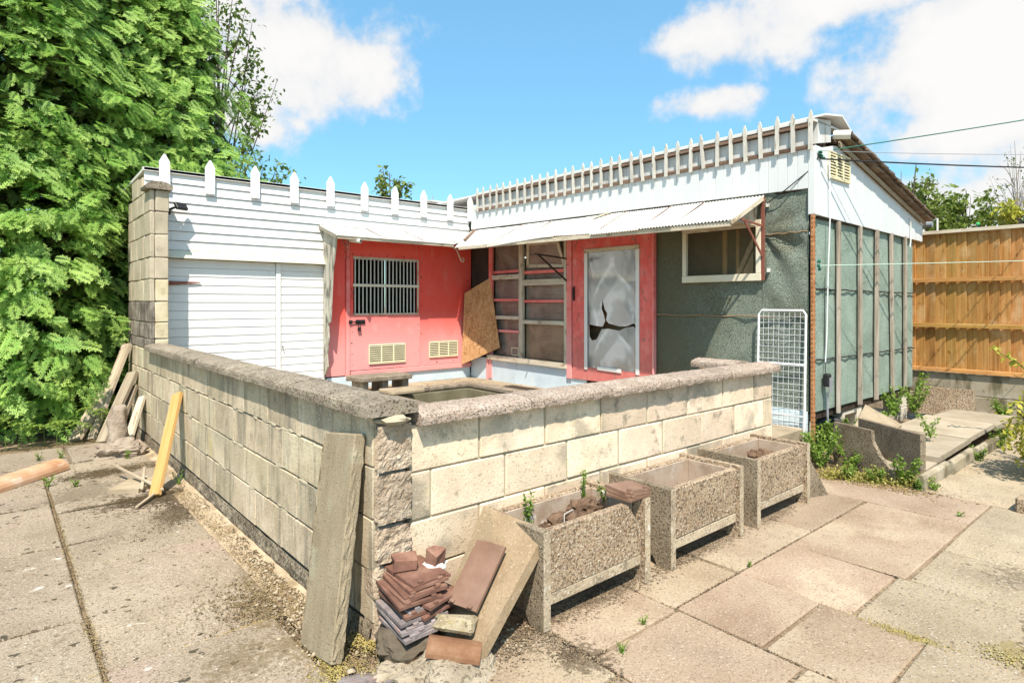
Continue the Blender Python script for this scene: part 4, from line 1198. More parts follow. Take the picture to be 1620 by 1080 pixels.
# hopper window, tilted
hw = [(3.44, 2.02), (4.20, 2.05), (4.11, 2.37), (3.50, 2.35)]
hp = []
for (y, z) in hw:
    hp.append(Vector((X0 - .03 + (2.37 - z) * .25 - .05, y, z)))
hf = B()
for i in range(4):
    a, b_ = hp[i], hp[(i + 1) % 4]
    hf.beam(a, b_, .045, .022, (-1, 0, .2), .002)
ho_ = build('hopper_window', hf, m_cream_w, rs)
build('plastic_pane', B().prism(hp, (.004, 0, 0)), m_poly, ho_)
ep = B()
for (y0, y1, z0, z1) in ((4.44, 4.60, .685, .70), (4.44, 4.60, .80, .815), (4.44, 4.455, .70, .80), (4.585, 4.60, .70, .80)):
    ep.box(X0 + .018, X0 + .028, y0, y1, z0, z1, .002)
build('pop_hole_frame', ep, m_cream_v, rs)
bx('dark_panel', m_dark, X0 - .002, X0 + .02, 5.1, 5.59, .46, 2.55, rs)
bx('end_post', m_redf, X0 - .05, X0 - .003, 5.105, 5.15, FZ, .62, rs)
for a, b_ in ((5.16, 5.58), (4.42, 5.095), (3.35, 4.415), (3.0, 3.345)):
    bx('plinth_panel', m_blue, X0 - .03, X0 + .0, a, b_, FZ - .02, .595 if a < 5.1 else .62, rs)
bx('plinth_panel', m_blue, X0 - .035, X0 - .012, .09, .62, .02, .30, rs)
bx('plinth_panel', m_blue, X0 - .035, X0 - .012, .09, .62, .304, .43, rs)
bx('plinth_panel', m_felt, X0 - .02, X0 + .0, .65, 2.98, .0, .43, rs)
# canopy, right run
RZ0n, RZ0f, RZ1n, RZ1f = 2.60, 2.675, 2.285, 2.35


def corr_right(y0, y1, dz, drop):
    n = int((y1 - y0) / .0095)
    V, F = [], []
    for i in range(n + 1):
        y = y0 + (y1 - y0) * i / n
        h = .009 * math.cos(2 * math.pi * y / .038)
        s = (y - .5) / 4.6
        zt, zf = RZ0n + (RZ0f - RZ0n) * s, RZ1n + (RZ1f - RZ1n) * s
        sag = -.03 * math.exp(-((y - 4.3) / .5) ** 2) + .02 * math.exp(-((y - 3.1) / .4) ** 2)
        xf = VX + .06 - drop - .03 * s
        if y > VY:
            xf = min(4.712, VX + (y - VY) / .57 * .75)
        for k in range(4):
            x = 4.715 + (xf - 4.715) * k / 3
            t = (4.715 - x) / .68
            V.append((x, y, zt + (zf - zt) * t + h + dz + sag * t))
        for k in range(4):
            V.append((V[-4][0], V[-4][1], V[-4][2] - .003))
    for i in range(n):
        a, c = i * 8, (i + 1) * 8
        for k in range(3):
            F.append((a + k, c + k, c + k + 1, a + k + 1))
            F.append((a + 4 + k, a + 5 + k, c + 5 + k, c + 4 + k))
        F.append((a + 3, c + 3, c + 7, a + 7))
        F.append((a, a + 4, c + 4, c))
    F.append((0, 1, 2, 3, 7, 6, 5, 4))
    e = n * 8
    F.append((e, e + 4, e + 5, e + 6, e + 7, e + 3, e + 2, e + 1))
    return B().add(V, F)


ysr = [.52, 1.19, 1.62, 2.28, 2.95, 3.62, 4.24, 4.82, 5.58]
for i, (a, b_) in enumerate(zip(ysr[:-1], ysr[1:])):
    build('canopy_sheet', corr_right(a, b_ + (.03 if i < 7 else 0), .005 * (i % 2) + .002, .012 * (i % 3)), m_can, rs)
for a in ysr[1:-2]:
    s_ = (a - .5) / 4.6
    zt_, zf_ = RZ0n + (RZ0f - RZ0n) * s_ + .018, RZ1n + (RZ1f - RZ1n) * s_ + .018
    if a != 2.95:
        beam('sheet_joint', m_rot, (4.70, a + .015, zt_), (4.09, a - .01, zf_ + .01), .013, .006, (0, 0, 1), rs)
beam('canopy_batten', m_cream_w, (4.09, .54, 2.262), (4.06, 3.1, 2.30), .05, .035, (-1, 0, 0), rs)
beam('canopy_batten', m_cream_w, (4.06, 3.102, 2.30), (4.03, 4.95, 2.325), .05, .035, (-1, 0, 0), rs)
beam('canopy_side_batten', m_cream_w, (4.70, .535, 2.575), (4.07, .535, 2.272), .05, .03, (0, -1, 0), rs)
cheek = B().prism([(4.74, .60, 2.54), (4.20, .60, 2.30), (4.68, .60, 2.30)], (0, .012, 0))
build('canopy_cheek', cheek, m_cream_w, rs)
beam('valley_flashing', m_rot, (4.70, 5.45, 2.70), (4.2, 5.05, 2.47), .05, .02, (0, 0, 1), rs)
beam('loose_lath', m_cream_w, (4.72, 2.55, 2.67), (4.55, 2.72, 2.59), .05, .02, (0, 0, 1), rs)


def bracket(y, zt, zb, xo, m):
    br = build('bracket', B().beam((4.712, y, zb), (4.712, y, zt), .04, .014, (-1, 0, 0), .002), m, rs)
    bb = B().beam((4.70, y, zt - .31), (xo, y, zt - .27), .022, .012, (0, 1, 0), .002)
    build('bracket_arm', bb, m, br)
    b2 = B().beam((4.70, y, zt - .62), (xo + .14, y, zt - .285), .026, .012, (0, 1, 0), .002)
    build('bracket_strut', b2, m, br)
    return br


bracket(.535, 2.60, 1.73, 4.20, m_rustd)
bracket(3.34, 2.42, 1.66, 4.02, m_under)
sc_ = B().tube([(4.30, 5.56, 2.42), (4.33, 5.45, 2.36), (4.36, 5.42, 2.26), (4.40, 5.42, 2.18), (4.44, 5.42, 2.16), (4.46, 5.42, 2.20), (4.43, 5.42, 2.23)], .011, 6)
for z, y in ((2.50, .51), (1.83, .50)):
    bx('cable_clip', m_offw, 4.70, 4.735, y - .035, y - .01, z - .02, z + .02, rs)

# ------------------------------------------------------------------ fence and gravel boards on the right
fe = empty('closeboard_fence', (8.4, -.6, 0), 'golden feather-edge board fence on gravel boards at the right', 'fence')
XF = 8.4
y = -4.2
while y < 1.6:
    wd = .116 + rnd.uniform(-.006, .006)
    bb = B().prism([(XF + rnd.uniform(-.002, .002), y, .60), (XF + .032, y + wd + .010, .60), (XF + .038, y + wd + .010, .60), (XF + .018, y, .60)], (0, 0, 1.83 + rnd.uniform(-.004, .004)))
    lo = Vector((XF, y + wd / 2, 1.5))
    build('fence_board', bb, m_fence, fe)
    y += wd
for z in (.60, 1.195, 1.805):
    rb = B().prism([(XF - .002, -4.2, z - .04), (XF - .052, -4.2, z - .04), (XF - .052, -4.2, z - .012), (XF - .002, -4.2, z + .03)], (0, 5.8, 0))
    m_rail = m_fence
    V, F, M = beam_vfm((XF - .026, -4.2, z), (XF - .026, 1.6, z), .055, .046, (-1, 0, 0))
    beam('rail', m_fence, (XF - .026, -4.2, z), (XF - .026, 1.6, z), .055, .046, (-1, 0, 0), fe)
beam('capping_rail', m_cream_w, (XF - .0, -4.2, 2.452), (XF, 1.6, 2.452), .045, .09, (-1, 0, 0), fe)
for z0, z1 in ((.0, .275), (.285, .565)):
    for a, b_ in ((-4.2, -1.35), (-1.34, 1.6)):
        bx('gravel_board', m_gwall, XF - .01, XF + .04, a, b_, z0 - .03 * (z0 == 0), z1, fe, c=.008, j=.004)

# ------------------------------------------------------------------ planters
def planter(x, soil, label, broken=False):
    W = .79
    p = empty('planter', (x + W / 2, -.38, 0), label, 'planter', 'aggregate planters along the front wall')
    yf_, yb = -.525, -.12
    for xx in (x, x + W - .045):
        b = B()
        # end slab; foot cut away in the middle
        b.prism([(xx, yf_ - .02, 0), (xx, yf_ - .02, .45), (xx, yb + .02, .45), (xx, yb + .02, 0), (xx, yb - .07, 0), (xx, yb - .09, .05), (xx, yf_ + .10, .05), (xx, yf_ + .07, 0)], (.045, 0, 0))
        build('end_panel', b, m_agg_d if xx == x else m_agg, p)
        bx('panel_edge', m_agg_e, xx + .001, xx + .044, yf_ - .026, yf_ - .0205, .002, .449, p, c=.002)
    if broken:
        fp = B().prism([(x + .047, yf_, .152), (x + W - .047, yf_, .152), (x + W - .047, yf_, .30), (x + W - .075, yf_, .335), (x + W - .10, yf_, .36), (x + W - .15, yf_, .425), (x + W - .165, yf_, .437), (x + .047, yf_, .437)], (0, .045, 0))
        build('front_panel', fp, m_agg, p, label='front panel with its top right corner broken off')
    else:
        bx('front_panel', m_agg, x + .047, x + W - .047, yf_, yf_ + .045, .152, .437, p, c=.006, j=.002)
    bx('base_rail', m_agg_e, x + .047, x + W - .047, yf_ + .002, yf_ + .05, .092, .150, p, c=.005, j=.002)
    bx('back_panel', m_agg, x + .047, x + W - .047, yb - .045, yb, .092, .437, p, c=.006, j=.002)
    bx('lining', m_conc_in, x + .047, x + W - .047, yb - .055, yb - .0455, .10, .428, p)
    bx('lining', m_conc_in, x + .047, x + W - (.17 if broken else .047), yf_ + .0505, yf_ + .06, .15, .425, p)
    bx('lining', m_conc_in, x + .0455, x + .055, yf_ + .061, yb - .056, .1, .428, p)
    bx('lining', m_conc_in, x + W - .055, x + W - .0455, yf_ + .061, yb - .056, .1, .428, p)
    bx('base', m_conc_in, x + .056, x + W - .056, yf_ + .061, yb - .056, .10, .16, p)
    sb = B().grid(16, 10, lambda u, v: Vector((x + .058 + u * (W - .116), yf_ + .063 + v * (yb - yf_ - .12), soil + .03 * noise.noise(Vector((u * 4 + x, v * 3, x))) + .012 * noise.noise(Vector((u * 14, v * 11, x))))))
    build('soil', sb, m_clod, p, kind='stuff')
    return p


planter(.555, .30, 'nearest aggregate planter holding root clods and seedlings, tile on its corner', True)
planter(1.535, .24, 'middle aggregate planter, empty with bare pale inner walls')
planter(2.505, .27, 'farthest aggregate planter with one heap of brown soil, beside the wire mesh gate')


def clod(c, r, sq, seed, label):
    b = B().lump(c, r, sq, .7, seed, 3, 1.8)
    for _ in range(40):
        a = rnd.uniform(0, 6.28)
        b.lump((c[0] + math.cos(a) * r * rnd.uniform(.3, 1.15) * sq[0], c[1] + math.sin(a) * r * rnd.uniform(.3, 1.15) * sq[1], c[2] + rnd.uniform(-.2, .7) * r * sq[2]), rnd.uniform(.006, .016), (1, 1, .8), .5, rnd.random() * 99, 1)
    build('soil_clod', b, m_clod, label=label, cat='soil clod')


clod((.90, -.34, .345), .085, (1.3, .9, .7), 2, 'brown root clod with a bent wire in the nearest planter')
clod((1.14, -.27, .35), .075, (1.3, .9, .8), 5, 'dark root clod in the far corner of the nearest planter')
clod((3.04, -.30, .335), .085, (1.3, 1, .7), 8, 'heap of brown soil in the farthest planter')
wb = B().tube([(.86, -.38, .37), (.87, -.37, .42), (.94, -.36, .425), (.96, -.36, .38)], .003, 5)
build('wire_hoop', wb, m_steel, label='bent wire hoop stuck in a clod of the nearest planter', cat='wire')
# tiles lying on planter corner
def tile_mesh(nm, wd, ln, th, m, camber=.012, broken=0):
    b = B()
    n = 6
    V = []
    for s in (0, 1):
        for i in range(n + 1):
            for k in range(2):
                u = i / n
                z = camber * (1 - (2 * u - 1) ** 2) + s * th
                y = (k - .5) * ln
                if broken and k:
                    y += broken * noise.noise(Vector((u * 5, 3.1, broken * 99)))
                V.append(Vector(((u - .5) * wd, y, z)))
    F = []
    o = 2 * (n + 1)
    for i in range(n):
        a = i * 2
        F.append((a, a + 1, a + 3, a + 2))
        F.append((o + a, o + a + 2, o + a + 3, o + a + 1))
        F.append((a, a + 2, o + a + 2, o + a))
        F.append((a + 1, o + a + 1, o + a + 3, a + 3))
    F.append((0, o, o + 1, 1))
    e = 2 * n
    F.append((e, e + 1, o + e + 1, o + e))
    # nibs on the back edge
    b.add(V, F)
    for x in (-.3, .3):
        b.box(x * wd - .012, x * wd + .012, -ln / 2 + .002, -ln / 2 + .016, th + camber * .6, th + camber * .6 + .012, .002)
    return mesh_of(nm, b, m)


tmr = [tile_mesh('roof_tile', .205, .29, .013, m_tile_r, .005, .02), tile_mesh('roof_tile', .195, .28, .013, m_tile_r, .004, .03)]
tmb = [tile_mesh('roof_tile', .19, .28, .014, m_tile_b, .003, .05), tile_mesh('roof_tile', .20, .27, .014, m_tile_b, .004, .07)]
tmp = tile_mesh('roof_tile', .19, .16, .013, m_tile_d, .003)
for k in range(3):
    place('roof_tile', tmp, None, (1.27 + .012 * k, -.46 + .01 * k, .452 + .0155 * k), Matrix.Rotation(R(4 - 7 * k), 3, 'Z') @ Matrix.Rotation(R(2), 3, 'Y'),
          ('lowest brown clay tile on the right corner of the nearest planter', 'middle brown clay tile on the right corner of the nearest planter', 'topmost brown clay tile on the right corner of the nearest planter')[k], 'roof tile', 'clay tiles on the planter corner')

# ------------------------------------------------------------------ tile stack and rubble at the wall corner
cx0, cy0 = .085, -.18
zt = .068
lay = [('b', -.01, -.02, -3), ('b', .015, -.012, 5), ('b', -.012, -.005, -5), ('b', .01, .0, 2), ('b', -.006, .006, -4), ('r', .055, .0, 10), ('r', .012, .012, -2), ('b', .03, .016, 1), ('r', .07, .0, 14), ('r', .004, .024, -6), ('r', .022, .034, -3),
       ('r', .038, .044, -5), ('r', .052, .05, -2), ('r', .062, .056, 2)]
names = ['bottom', 'second', 'third', 'fourth', 'fifth', 'sixth', 'seventh', 'eighth', 'ninth', 'tenth', 'eleventh', 'twelfth', 'thirteenth', 'topmost']
for i, (c, dx, dy, a) in enumerate(lay):
    me = rnd.choice(tmb if c == 'b' else tmr)
    tl = Matrix.Rotation(R(rnd.uniform(-2.5, 2.5)), 3, 'X') @ Matrix.Rotation(R(rnd.uniform(-2.5, 2.5) - 2), 3, 'Y')
    place('roof_tile', me, None, (cx0 + dx, cy0 + dy, zt), tl @ Matrix.Rotation(R(a - 2), 3, 'Z'),
          '%s %s roof tile, counted from below, in the stack at the wall corner' % (names[i], 'slate blue' if c == 'b' else 'red clay'), 'roof tile', 'stacked roof tiles')
    zt += .0142
b = B().box(-.062, .05, -.048, .048, -.026, .026, .004, .006, Matrix.Translation((.115, -.09, zt + .030)) @ Matrix.Rotation(R(-24), 4, 'Z'))
build('brick', b, m_tile_r, label='broken red brick piece lying on top of the tile stack', cat='brick')
b = B().box(-.04, .04, -.036, .036, -.042, .042, .004, .008, Matrix.Translation((.245, -.13, zt + .026)) @ Matrix.Rotation(R(18), 4, 'Z') @ Matrix.Rotation(R(10), 4, 'X'))
build('brick', b, m_tile_r, label='upright orange brick half with white mortar beside the leaning brown tile', cat='brick')
build('mortar_lump', B().lump((.245, -.13, zt - .012), .05, (1.4, 1.1, .4), .4, 4, 2), mat('white_mortar', [(.6, .58, .54), (.7, .68, .65)], 9, bump=.5), label='white mortar bed under the upright brick half', cat='mortar')
build('stone', B().lump((.07, -.2, .0), .13, (1.15, 1.0, .62), .35, 6, 3), mat('dark_rubble', [(.075, .058, .04), (.15, .12, .085)], 9, bump=.8), label='dark rubble stone carrying the tile stack', cat='stone')
build('stone', B().lump((.09, -.50, -.03), .17, (1.35, .95, .46), .42, 9, 3, 1.5), m_rubble, label='large pale rough stone in front of the tile stack', cat='stone')
build('stone', B().lump((-.06, -.30, -.06), .085, (1.2, 1, .55), .45, 12, 2, 1.6), m_rubble, label='small pale stone left of the large rough stone', cat='stone')
place('roof_tile', tile_mesh('roof_tile', .15, .16, .012, m_tile_b, .004, .06), None, (-.195, -.25, -.06), Matrix.Rotation(R(22), 3, 'Z') @ Matrix.Rotation(R(-14), 3, 'X') @ Matrix.Rotation(R(12), 3, 'Y'), 'broken blue and pink slate piece on the moss at the wall foot', 'slate')
place('roof_tile', tile_mesh('roof_tile', .08, .11, .012, m_tile_b, .003, .05), None, (-.10, -.33, -.055), Matrix.Rotation(R(-8), 3, 'Z') @ Matrix.Rotation(R(-10), 3, 'X'), 'smaller slate shard right of the blue and pink piece', 'slate')


def quad_slab(name, corners, th, m, nrm_sign=1, **k):
    c = [Vector(p) for p in corners]
    nn = (c[1] - c[0]).cross(c[3] - c[0]).normalized() * nrm_sign
    b = B()
    nu, nv = 8, 8
    # gently uneven faces
    def f(u, v):
        p = c[0] * (1 - u) * (1 - v) + c[1] * u * (1 - v) + c[2] * u * v + c[3] * (1 - u) * v
        return p + nn * .003 * noise.noise(p * 9)
    b.grid(nu, nv, f)
    kk = len(b.v)
    V = list(b.v)
    Fs = list(b.f)
    b.v = V + [p - nn * th for p in V]
    b.f = Fs + [tuple(reversed([i + kk for i in q])) for q in Fs]
    rim = [i * (nv + 1) for i in range(nu + 1)] + [nu * (nv + 1) + i for i in range(1, nv + 1)] + [i * (nv + 1) + nv for i in range(nu - 1, -1, -1)] + [i for i in range(nv - 1, 0, -1)]
    for a, q in zip(rim, rim[1:] + rim[:1]):
        b.f.append((a, q, q + kk, a + kk))
    return build(name, b, m, **k)


quad_slab('paving_slab', [(.10, -.585, .005), (.615, -.50, .44), (.51, -.17, .49), (.19, -.22, .03)], .045, m_bslab, 1, label='brown paving slab leaning against the nearest planter', cat='slab')
place('roof_tile', tile_mesh('roof_tile', .17, .30, .013, m_tile_d, .006), None, (.325, -.36, .265), Matrix(((.34, .50, -.62), (.90, -.38, .02), (.0, .70, .72))).normalized() if False else
      (lambda z, y: Matrix((y.cross(z).normalized(), y, z)).transposed())(Vector((-.68, -.12, .72)).normalized(), (lambda z, y: (y - z * y.dot(z)).normalized())(Vector((-.68, -.12, .72)).normalized(), Vector((.52, .13, .47)))),
      'smooth brown roof tile with two nail holes lying on the leaning slab', 'roof tile')
b = B().box(-.085, .085, -.05, .05, -.028, .028, .016, .013, Matrix.Translation((.155, -.43, .135)) @ Matrix.Rotation(R(-38), 4, 'Z') @ Matrix.Rotation(R(-18), 4, 'X'))
build('brick', b, mat('lichen_brick', [(.26, .20, .125), (.35, .285, .185), (.43, .37, .26)], 14, bump=1.0, specks=[(50, (.30, .25, .09), .56, .66, .6), (70, (.58, .53, .38), .58, .68, .7), (60, (.12, .09, .06), .6, .68, .7)]), label='yellow lichen covered brick at the foot of the leaning slab', cat='brick')
def half_pipe(p0, p1, r, th, m, label, squash=.85, n=10):
    rt = B()
    p0, p1 = Vector(p0), Vector(p1)
    d = (p1 - p0).normalized()
    sd = Vector((-d.y, d.x, 0)).normalized()
    up_ = d.cross(sd) * (1 if d.cross(sd).z > 0 else -1)
    V, F = [], []
    for i in range(n + 1):
        a = math.pi * i / n
        for rr in (r, r - th):
            for q in (p0, p1):
                V.append(q + sd * (math.cos(a) * rr) + up_ * (math.sin(a) * rr * squash + .004))
    for i in range(n):
        o = i * 4
        F += [(o, o + 4, o + 5, o + 1), (o + 2, o + 3, o + 7, o + 6), (o, o + 2, o + 6, o + 4), (o + 1, o + 5, o + 7, o + 3)]
    F += [(0, 1, 3, 2), (4 * n, 4 * n + 2, 4 * n + 3, 4 * n + 1)]
    rt.add(V, F)
    return build('ridge_tile', rt, m, label=label, cat='ridge tile')


m_terrad = mat('orange_brown_tile', [(.13, .06, .032), (.19, .095, .05), (.27, .165, .10)], 7, bump=.5, stains=[(9, (.16, .09, .06), .56, .7, .6)], vary=0)
half_pipe((.02, -.415, .065), (.185, -.56, .035), .062, .016, m_terrad, 'curved orange-brown ridge tile piece below the lichen brick')

# gravel board leaning on the left wall near the corner
V, F, M = beam_vfm((-.215, .10, GZ - .01), (-.042, .225, .86), .30, .055, (-1, -.05, .2), .006, .004)
gb = B()
gb.add(V, F)
# rough broken side
bb = B().grid(5, 26, lambda u, v: Vector(((.152 + .014 * noise.noise(Vector((u * 4, v * 22, 2))) + .01 * noise.noise(Vector((u * 9, v * 50, 7)))), -.026 + u * .052, -.465 + v * .93)))
gb.add(bb.v, bb.f)
bb = B().grid(5, 26, lambda u, v: Vector((-(.152 + .012 * noise.noise(Vector((u * 4, v * 22, 2)))), -.026 + u * .052, -.465 + v * .93)))
gb.add(bb.v, [tuple(reversed(q)) for q in bb.f])
o = bpy.data.objects.new('gravel_board', mesh_of('gravel_board', gb, m_gboard))
link(o, None, M.translation)
o.matrix_basis = M
tag(o, 'grey concrete gravel board with a broken edge leaning at the wall corner', 'gravel board')

# pine plank leaning on the left wall
beam('plank', m_pine, (-.335, 3.10, GZ + .005), (-.035, 3.74, .655), .10, .04, (-.9, -.42, .5), c=.004, label='clean yellow pine plank leaning on the left wall', cat='plank')

# old planks at the far end of the left wall
pls = [((-.62, 6.05, GZ), (-.20, 6.42, .56), .20, .05, 'wide mossy plank, leftmost of those leaning beside the hedge', m_grey),
       ((-.47, 5.98, GZ), (-.05, 6.40, .98), .13, .045, 'tallest old plank leaning at the far end of the left wall', m_grey),
       ((-.40, 5.70, GZ), (-.04, 6.02, .66), .16, .045, 'flat grey plank leaning just behind the broken ornament', m_grey),
       ((-.27, 5.74, GZ), (-.03, 5.98, .50), .09, .04, 'narrow grey plank right behind the broken ornament', m_grey),
       ((-.22, 5.30, GZ), (-.03, 5.52, .42), .11, .035, 'short plank with pale edge, rightmost of those by the ornament', m_cream_w),
       ((-.15, 5.40, GZ), (-.02, 5.66, .36), .07, .03, 'short dark plank leaning under the right end of the heap', m_under)]
for p0, p1, wd, th, lb, m in pls:
    beam('plank', m, p0, p1, wd, th, (-.9, -.35, .5), c=.004, j=.005, label=lb, cat='plank', group='old planks leaning by the hedge')
# broken garden ornament
orn = empty('garden_ornament', (-.34, 4.98, GZ), 'broken twisted stone column garden ornament on a rough base', 'ornament')
cb = B()
V, F = [], []
for i in range(15):
    t = i / 14
    rr = .068 + .016 * math.sin(t * 3) + (.022 if t > .93 else 0) + (.03 * (1 - t) ** 3)
    for k in range(18):
        a = k / 18 * 2 * math.pi
        r2 = rr * (.55 if i == 14 else 1) * (1 + .16 * math.sin(3 * a + t * 8) + .22 * noise.noise(Vector((math.cos(a) * 2, math.sin(a) * 2, t * 4))))
        V.append((-.34 + .02 * t + r2 * math.cos(a), 5.02 + .05 * t + r2 * math.sin(a), GZ + .08 + t * .42))
for i in range(14):
    for k in range(18):
        k2 = (k + 1) % 18
        F.append((i * 18 + k, i * 18 + k2, (i + 1) * 18 + k2, (i + 1) * 18 + k))
F.append(tuple(range(14 * 18, 15 * 18)))
cb.add(V, F)
build('column', cb, m_urn, orn, smooth=True)
build('base', B().lump((-.33, 4.92, GZ + .04), .19, (1.15, .85, .55), .5, 21, 4, 1.7), m_urn, orn)
build('rock', B().lump((-.20, 4.86, GZ + .06), .10, (1, .9, .8), .5, 25, 3, 1.7), m_urn, orn)

# terracotta ridge tile / log lying on the paving, flat stone, sticks
rt = B()
p0, p1 = Vector((-1.62, 3.86, GZ)), Vector((-.86, 4.66, GZ))
d = (p1 - p0).normalized()
s = Vector((-d.y, d.x, 0))
V, F = [], []
for i in range(11):
    a = math.pi * i / 10
    for r in (.115, .095):
        for q in (p0, p1):
            V.append(q + s * (math.cos(a) * r) + Vector((0, 0, math.sin(a) * r * .85 + .004)))
for i in range(10):
    o = i * 4
    F += [(o, o + 4, o + 5, o + 1), (o + 2, o + 3, o + 7, o + 6), (o, o + 2, o + 6, o + 4), (o + 1, o + 5, o + 7, o + 3)]
F += [(0, 1, 3, 2), (40, 42, 43, 41)]
rt.add(V, F)
build('ridge_tile', rt, m_terra, smooth=False, label='long half-round terracotta ridge tile lying on the left paving', cat='ridge tile')
fsb = B().prism([(-.62, 3.42, GZ + .004), (-.42, 3.28, GZ + .004), (-.30, 3.40, GZ + .004), (-.24, 3.62, GZ + .004), (-.44, 3.66, GZ + .004)], (0, 0, .04))
build('flat_stone', fsb, m_conc, label='flat pale stone flake lying among the sticks', cat='stone')
for p0, p1, lb in (((-.50, 3.95, .03), (-.28, 3.08, -.03), 'long stick lying across the flat stone'), ((-.30, 3.75, .02), (-.40, 3.25, -.04), 'upright short stick crossing the long one'),
                   ((-.30, 3.15, -.05), (-.50, 2.86, -.07), 'short stick running out from the foot of the pine plank')):
    beam('stick', m_grey, p0, p1, .022, .018, (0, 0, 1), c=.003, label=lb, cat='stick')

# ------------------------------------------------------------------ wire panel, osb, small fittings
wp = empty('mesh_gate', (4.6, .3, .1), 'white wire mesh gate leaning in the gap by the corner post', 'gate')
A, B0_ = Vector((4.63, .56, .09)), Vector((4.66, .095, .09))
du = (B0_ - A)
upv = Vector((.05, 0, 1.33))
P = lambda u, v: A + du * u + upv * v
fr_ = B()
fr_.tube([P(0, 0), P(0, .97), P(.06, 1), P(.94, 1), P(1, .97), P(1, 0)], .0115, 8)
build('frame', fr_, m_wire, wp)
build('cross_tube', B().tube([P(0, .60), P(1, .60)], .010, 8), m_wire, wp)
build('cross_tube', B().tube([P(0, .22), P(1, .22)], .009, 8), m_wire, wp)
nv, nh = 8, 21
wv = mesh_of('wire', B().tube([(0, 0, 0), tuple(upv * .985)], .0018, 5), m_wire)
for i in range(1, nv + 1):
    place('wire', wv, wp, P(i / (nv + 1), .0) + Vector((-.004, 0, 0)))
wh = mesh_of('wire', B().tube([tuple(du * .01), tuple(du * .99)], .0018, 5), m_wire)
for k in range(1, nh + 1):
    place('wire', wh, wp, P(0, k / (nh + 1)) + Vector((-.009, 0, 0)))

osb = B().prism([(4.30, 5.55, .50), (4.645, 5.50, .53), (4.70, 4.78, .74), (4.70, 5.16, 1.86), (4.62, 5.50, 1.72)], (.012, .012, 0)) if False else None
pts = [Vector((4.36, 5.545, .50)), Vector((4.70, 4.70, .80)), Vector((4.715, 5.16, 1.88)), Vector((4.46, 5.565, 1.68))]
nn = (pts[1] - pts[0]).cross(pts[3] - pts[0]).normalized()
osb = B().prism([(4.50, 5.545, .49), (4.70, 4.80, .80), (4.71, 5.06, 1.90), (4.55, 5.53, 1.66)], (.011, .006, 0))
build('strand_board', osb, m_osb, label='orange strand board offcut leaning in the inner yard corner', cat='board')

fl = empty('floodlight', (.33, 5.56, 2.6), 'small black floodlight fixed high on the white boards', 'floodlight')
fb = B().box(-.075, .075, -.02, .02, -.045, .045, .006, 0, Matrix.Translation((.36, 5.47, 2.64)) @ Matrix.Rotation(R(28), 4, 'Z') @ Matrix.Rotation(R(-32), 4, 'X'))
build('lamp_head', fb, m_black, fl)
build('mount', B().tube([(.22, 5.59, 2.58), (.25, 5.53, 2.60), (.33, 5.50, 2.64)], .014, 6), m_black, fl)
build('sensor', B().box(.215, .265, 5.51, 5.57, 2.54, 2.59, .01), m_black, fl)
cc = empty('security_camera', (2.5, 5.2, 2.36), 'small cream bullet camera under the left canopy corner', 'camera')
build('camera_body', B().tube([(2.36, 5.18, 2.36), (2.45, 5.03, 2.335)], [.032, .032], 10), m_offw, cc)
build('lens', B().tube([(2.449, 5.032, 2.3353), (2.452, 5.027, 2.3345)], .018, 8), m_black, cc)
build('bracket', B().tube([(2.36, 5.2, 2.36), (2.30, 5.28, 2.40), (2.27, 5.3, 2.46)], .012, 6), m_offw, cc)
co_ = B()
for k in range(2):
    co_.tube([(2.27 + .045 * math.cos(a / 3) + .01 * k, 5.12, 2.33 + .05 * math.sin(a / 3) - .02 * k) for a in range(20)], .005, 5)
build('coiled_cable', co_, m_rustd, label='small coil of cable beside the bullet camera', cat='cable')
build('hook', sc_, m_offw, label='pale scroll hook hanging at the canopy valley', cat='hook')
sw = empty('switch_box', (5.01, .03, .6), 'grey weatherproof switch box on the green felt wall', 'switch box')
build('housing', B().box(4.975, 5.05, -.01, .05, .66, .79, .012), m_black, sw)
build('cover', B().box(4.985, 5.045, -.018, -.0105, .60, .75, .004), m_grey_p, sw)
build('conduit', B().tube([(5.015, .02, .60), (5.02, .02, .36), (5.03, .02, .30)], .012, 8), m_grey_p, sw)
build('cable', B().tube([(5.02, .04, .79), (5.02, .045, 1.2), (5.022, .045, 1.75)], .004, 5), m_black, sw)
vc = B().tube([(4.80, .045, .71), (4.80, .04, .71)], .001, 12)
pipe = B()
prs, rads = [], []
for i in range(60):
    t = i / 59
    prs.append((5.02 + .55 * t, .16 + .03 * math.sin(t * 4), .20 + .06 * math.sin(t * 3)))
    rads.append(.055 if i % 2 else .047)
pipe.tube(prs, rads, 12)
build('drain_pipe', pipe, m_black, label='black ribbed drain pipe under the shed floor', cat='pipe')

# lines and cables tied to the shed corner
W0 = Vector((4.80, .0, 2.93))
def line(name, p0, p1, sag, r, m, label, n=24):
    p0, p1 = Vector(p0), Vector(p1)
    build(name, B().tube([p0.lerp(p1, i / n) - Vector((0, 0, sag * 4 * (i / n) * (1 - i / n))) for i in range(n + 1)], r, 5), m, label=label, cat='line')


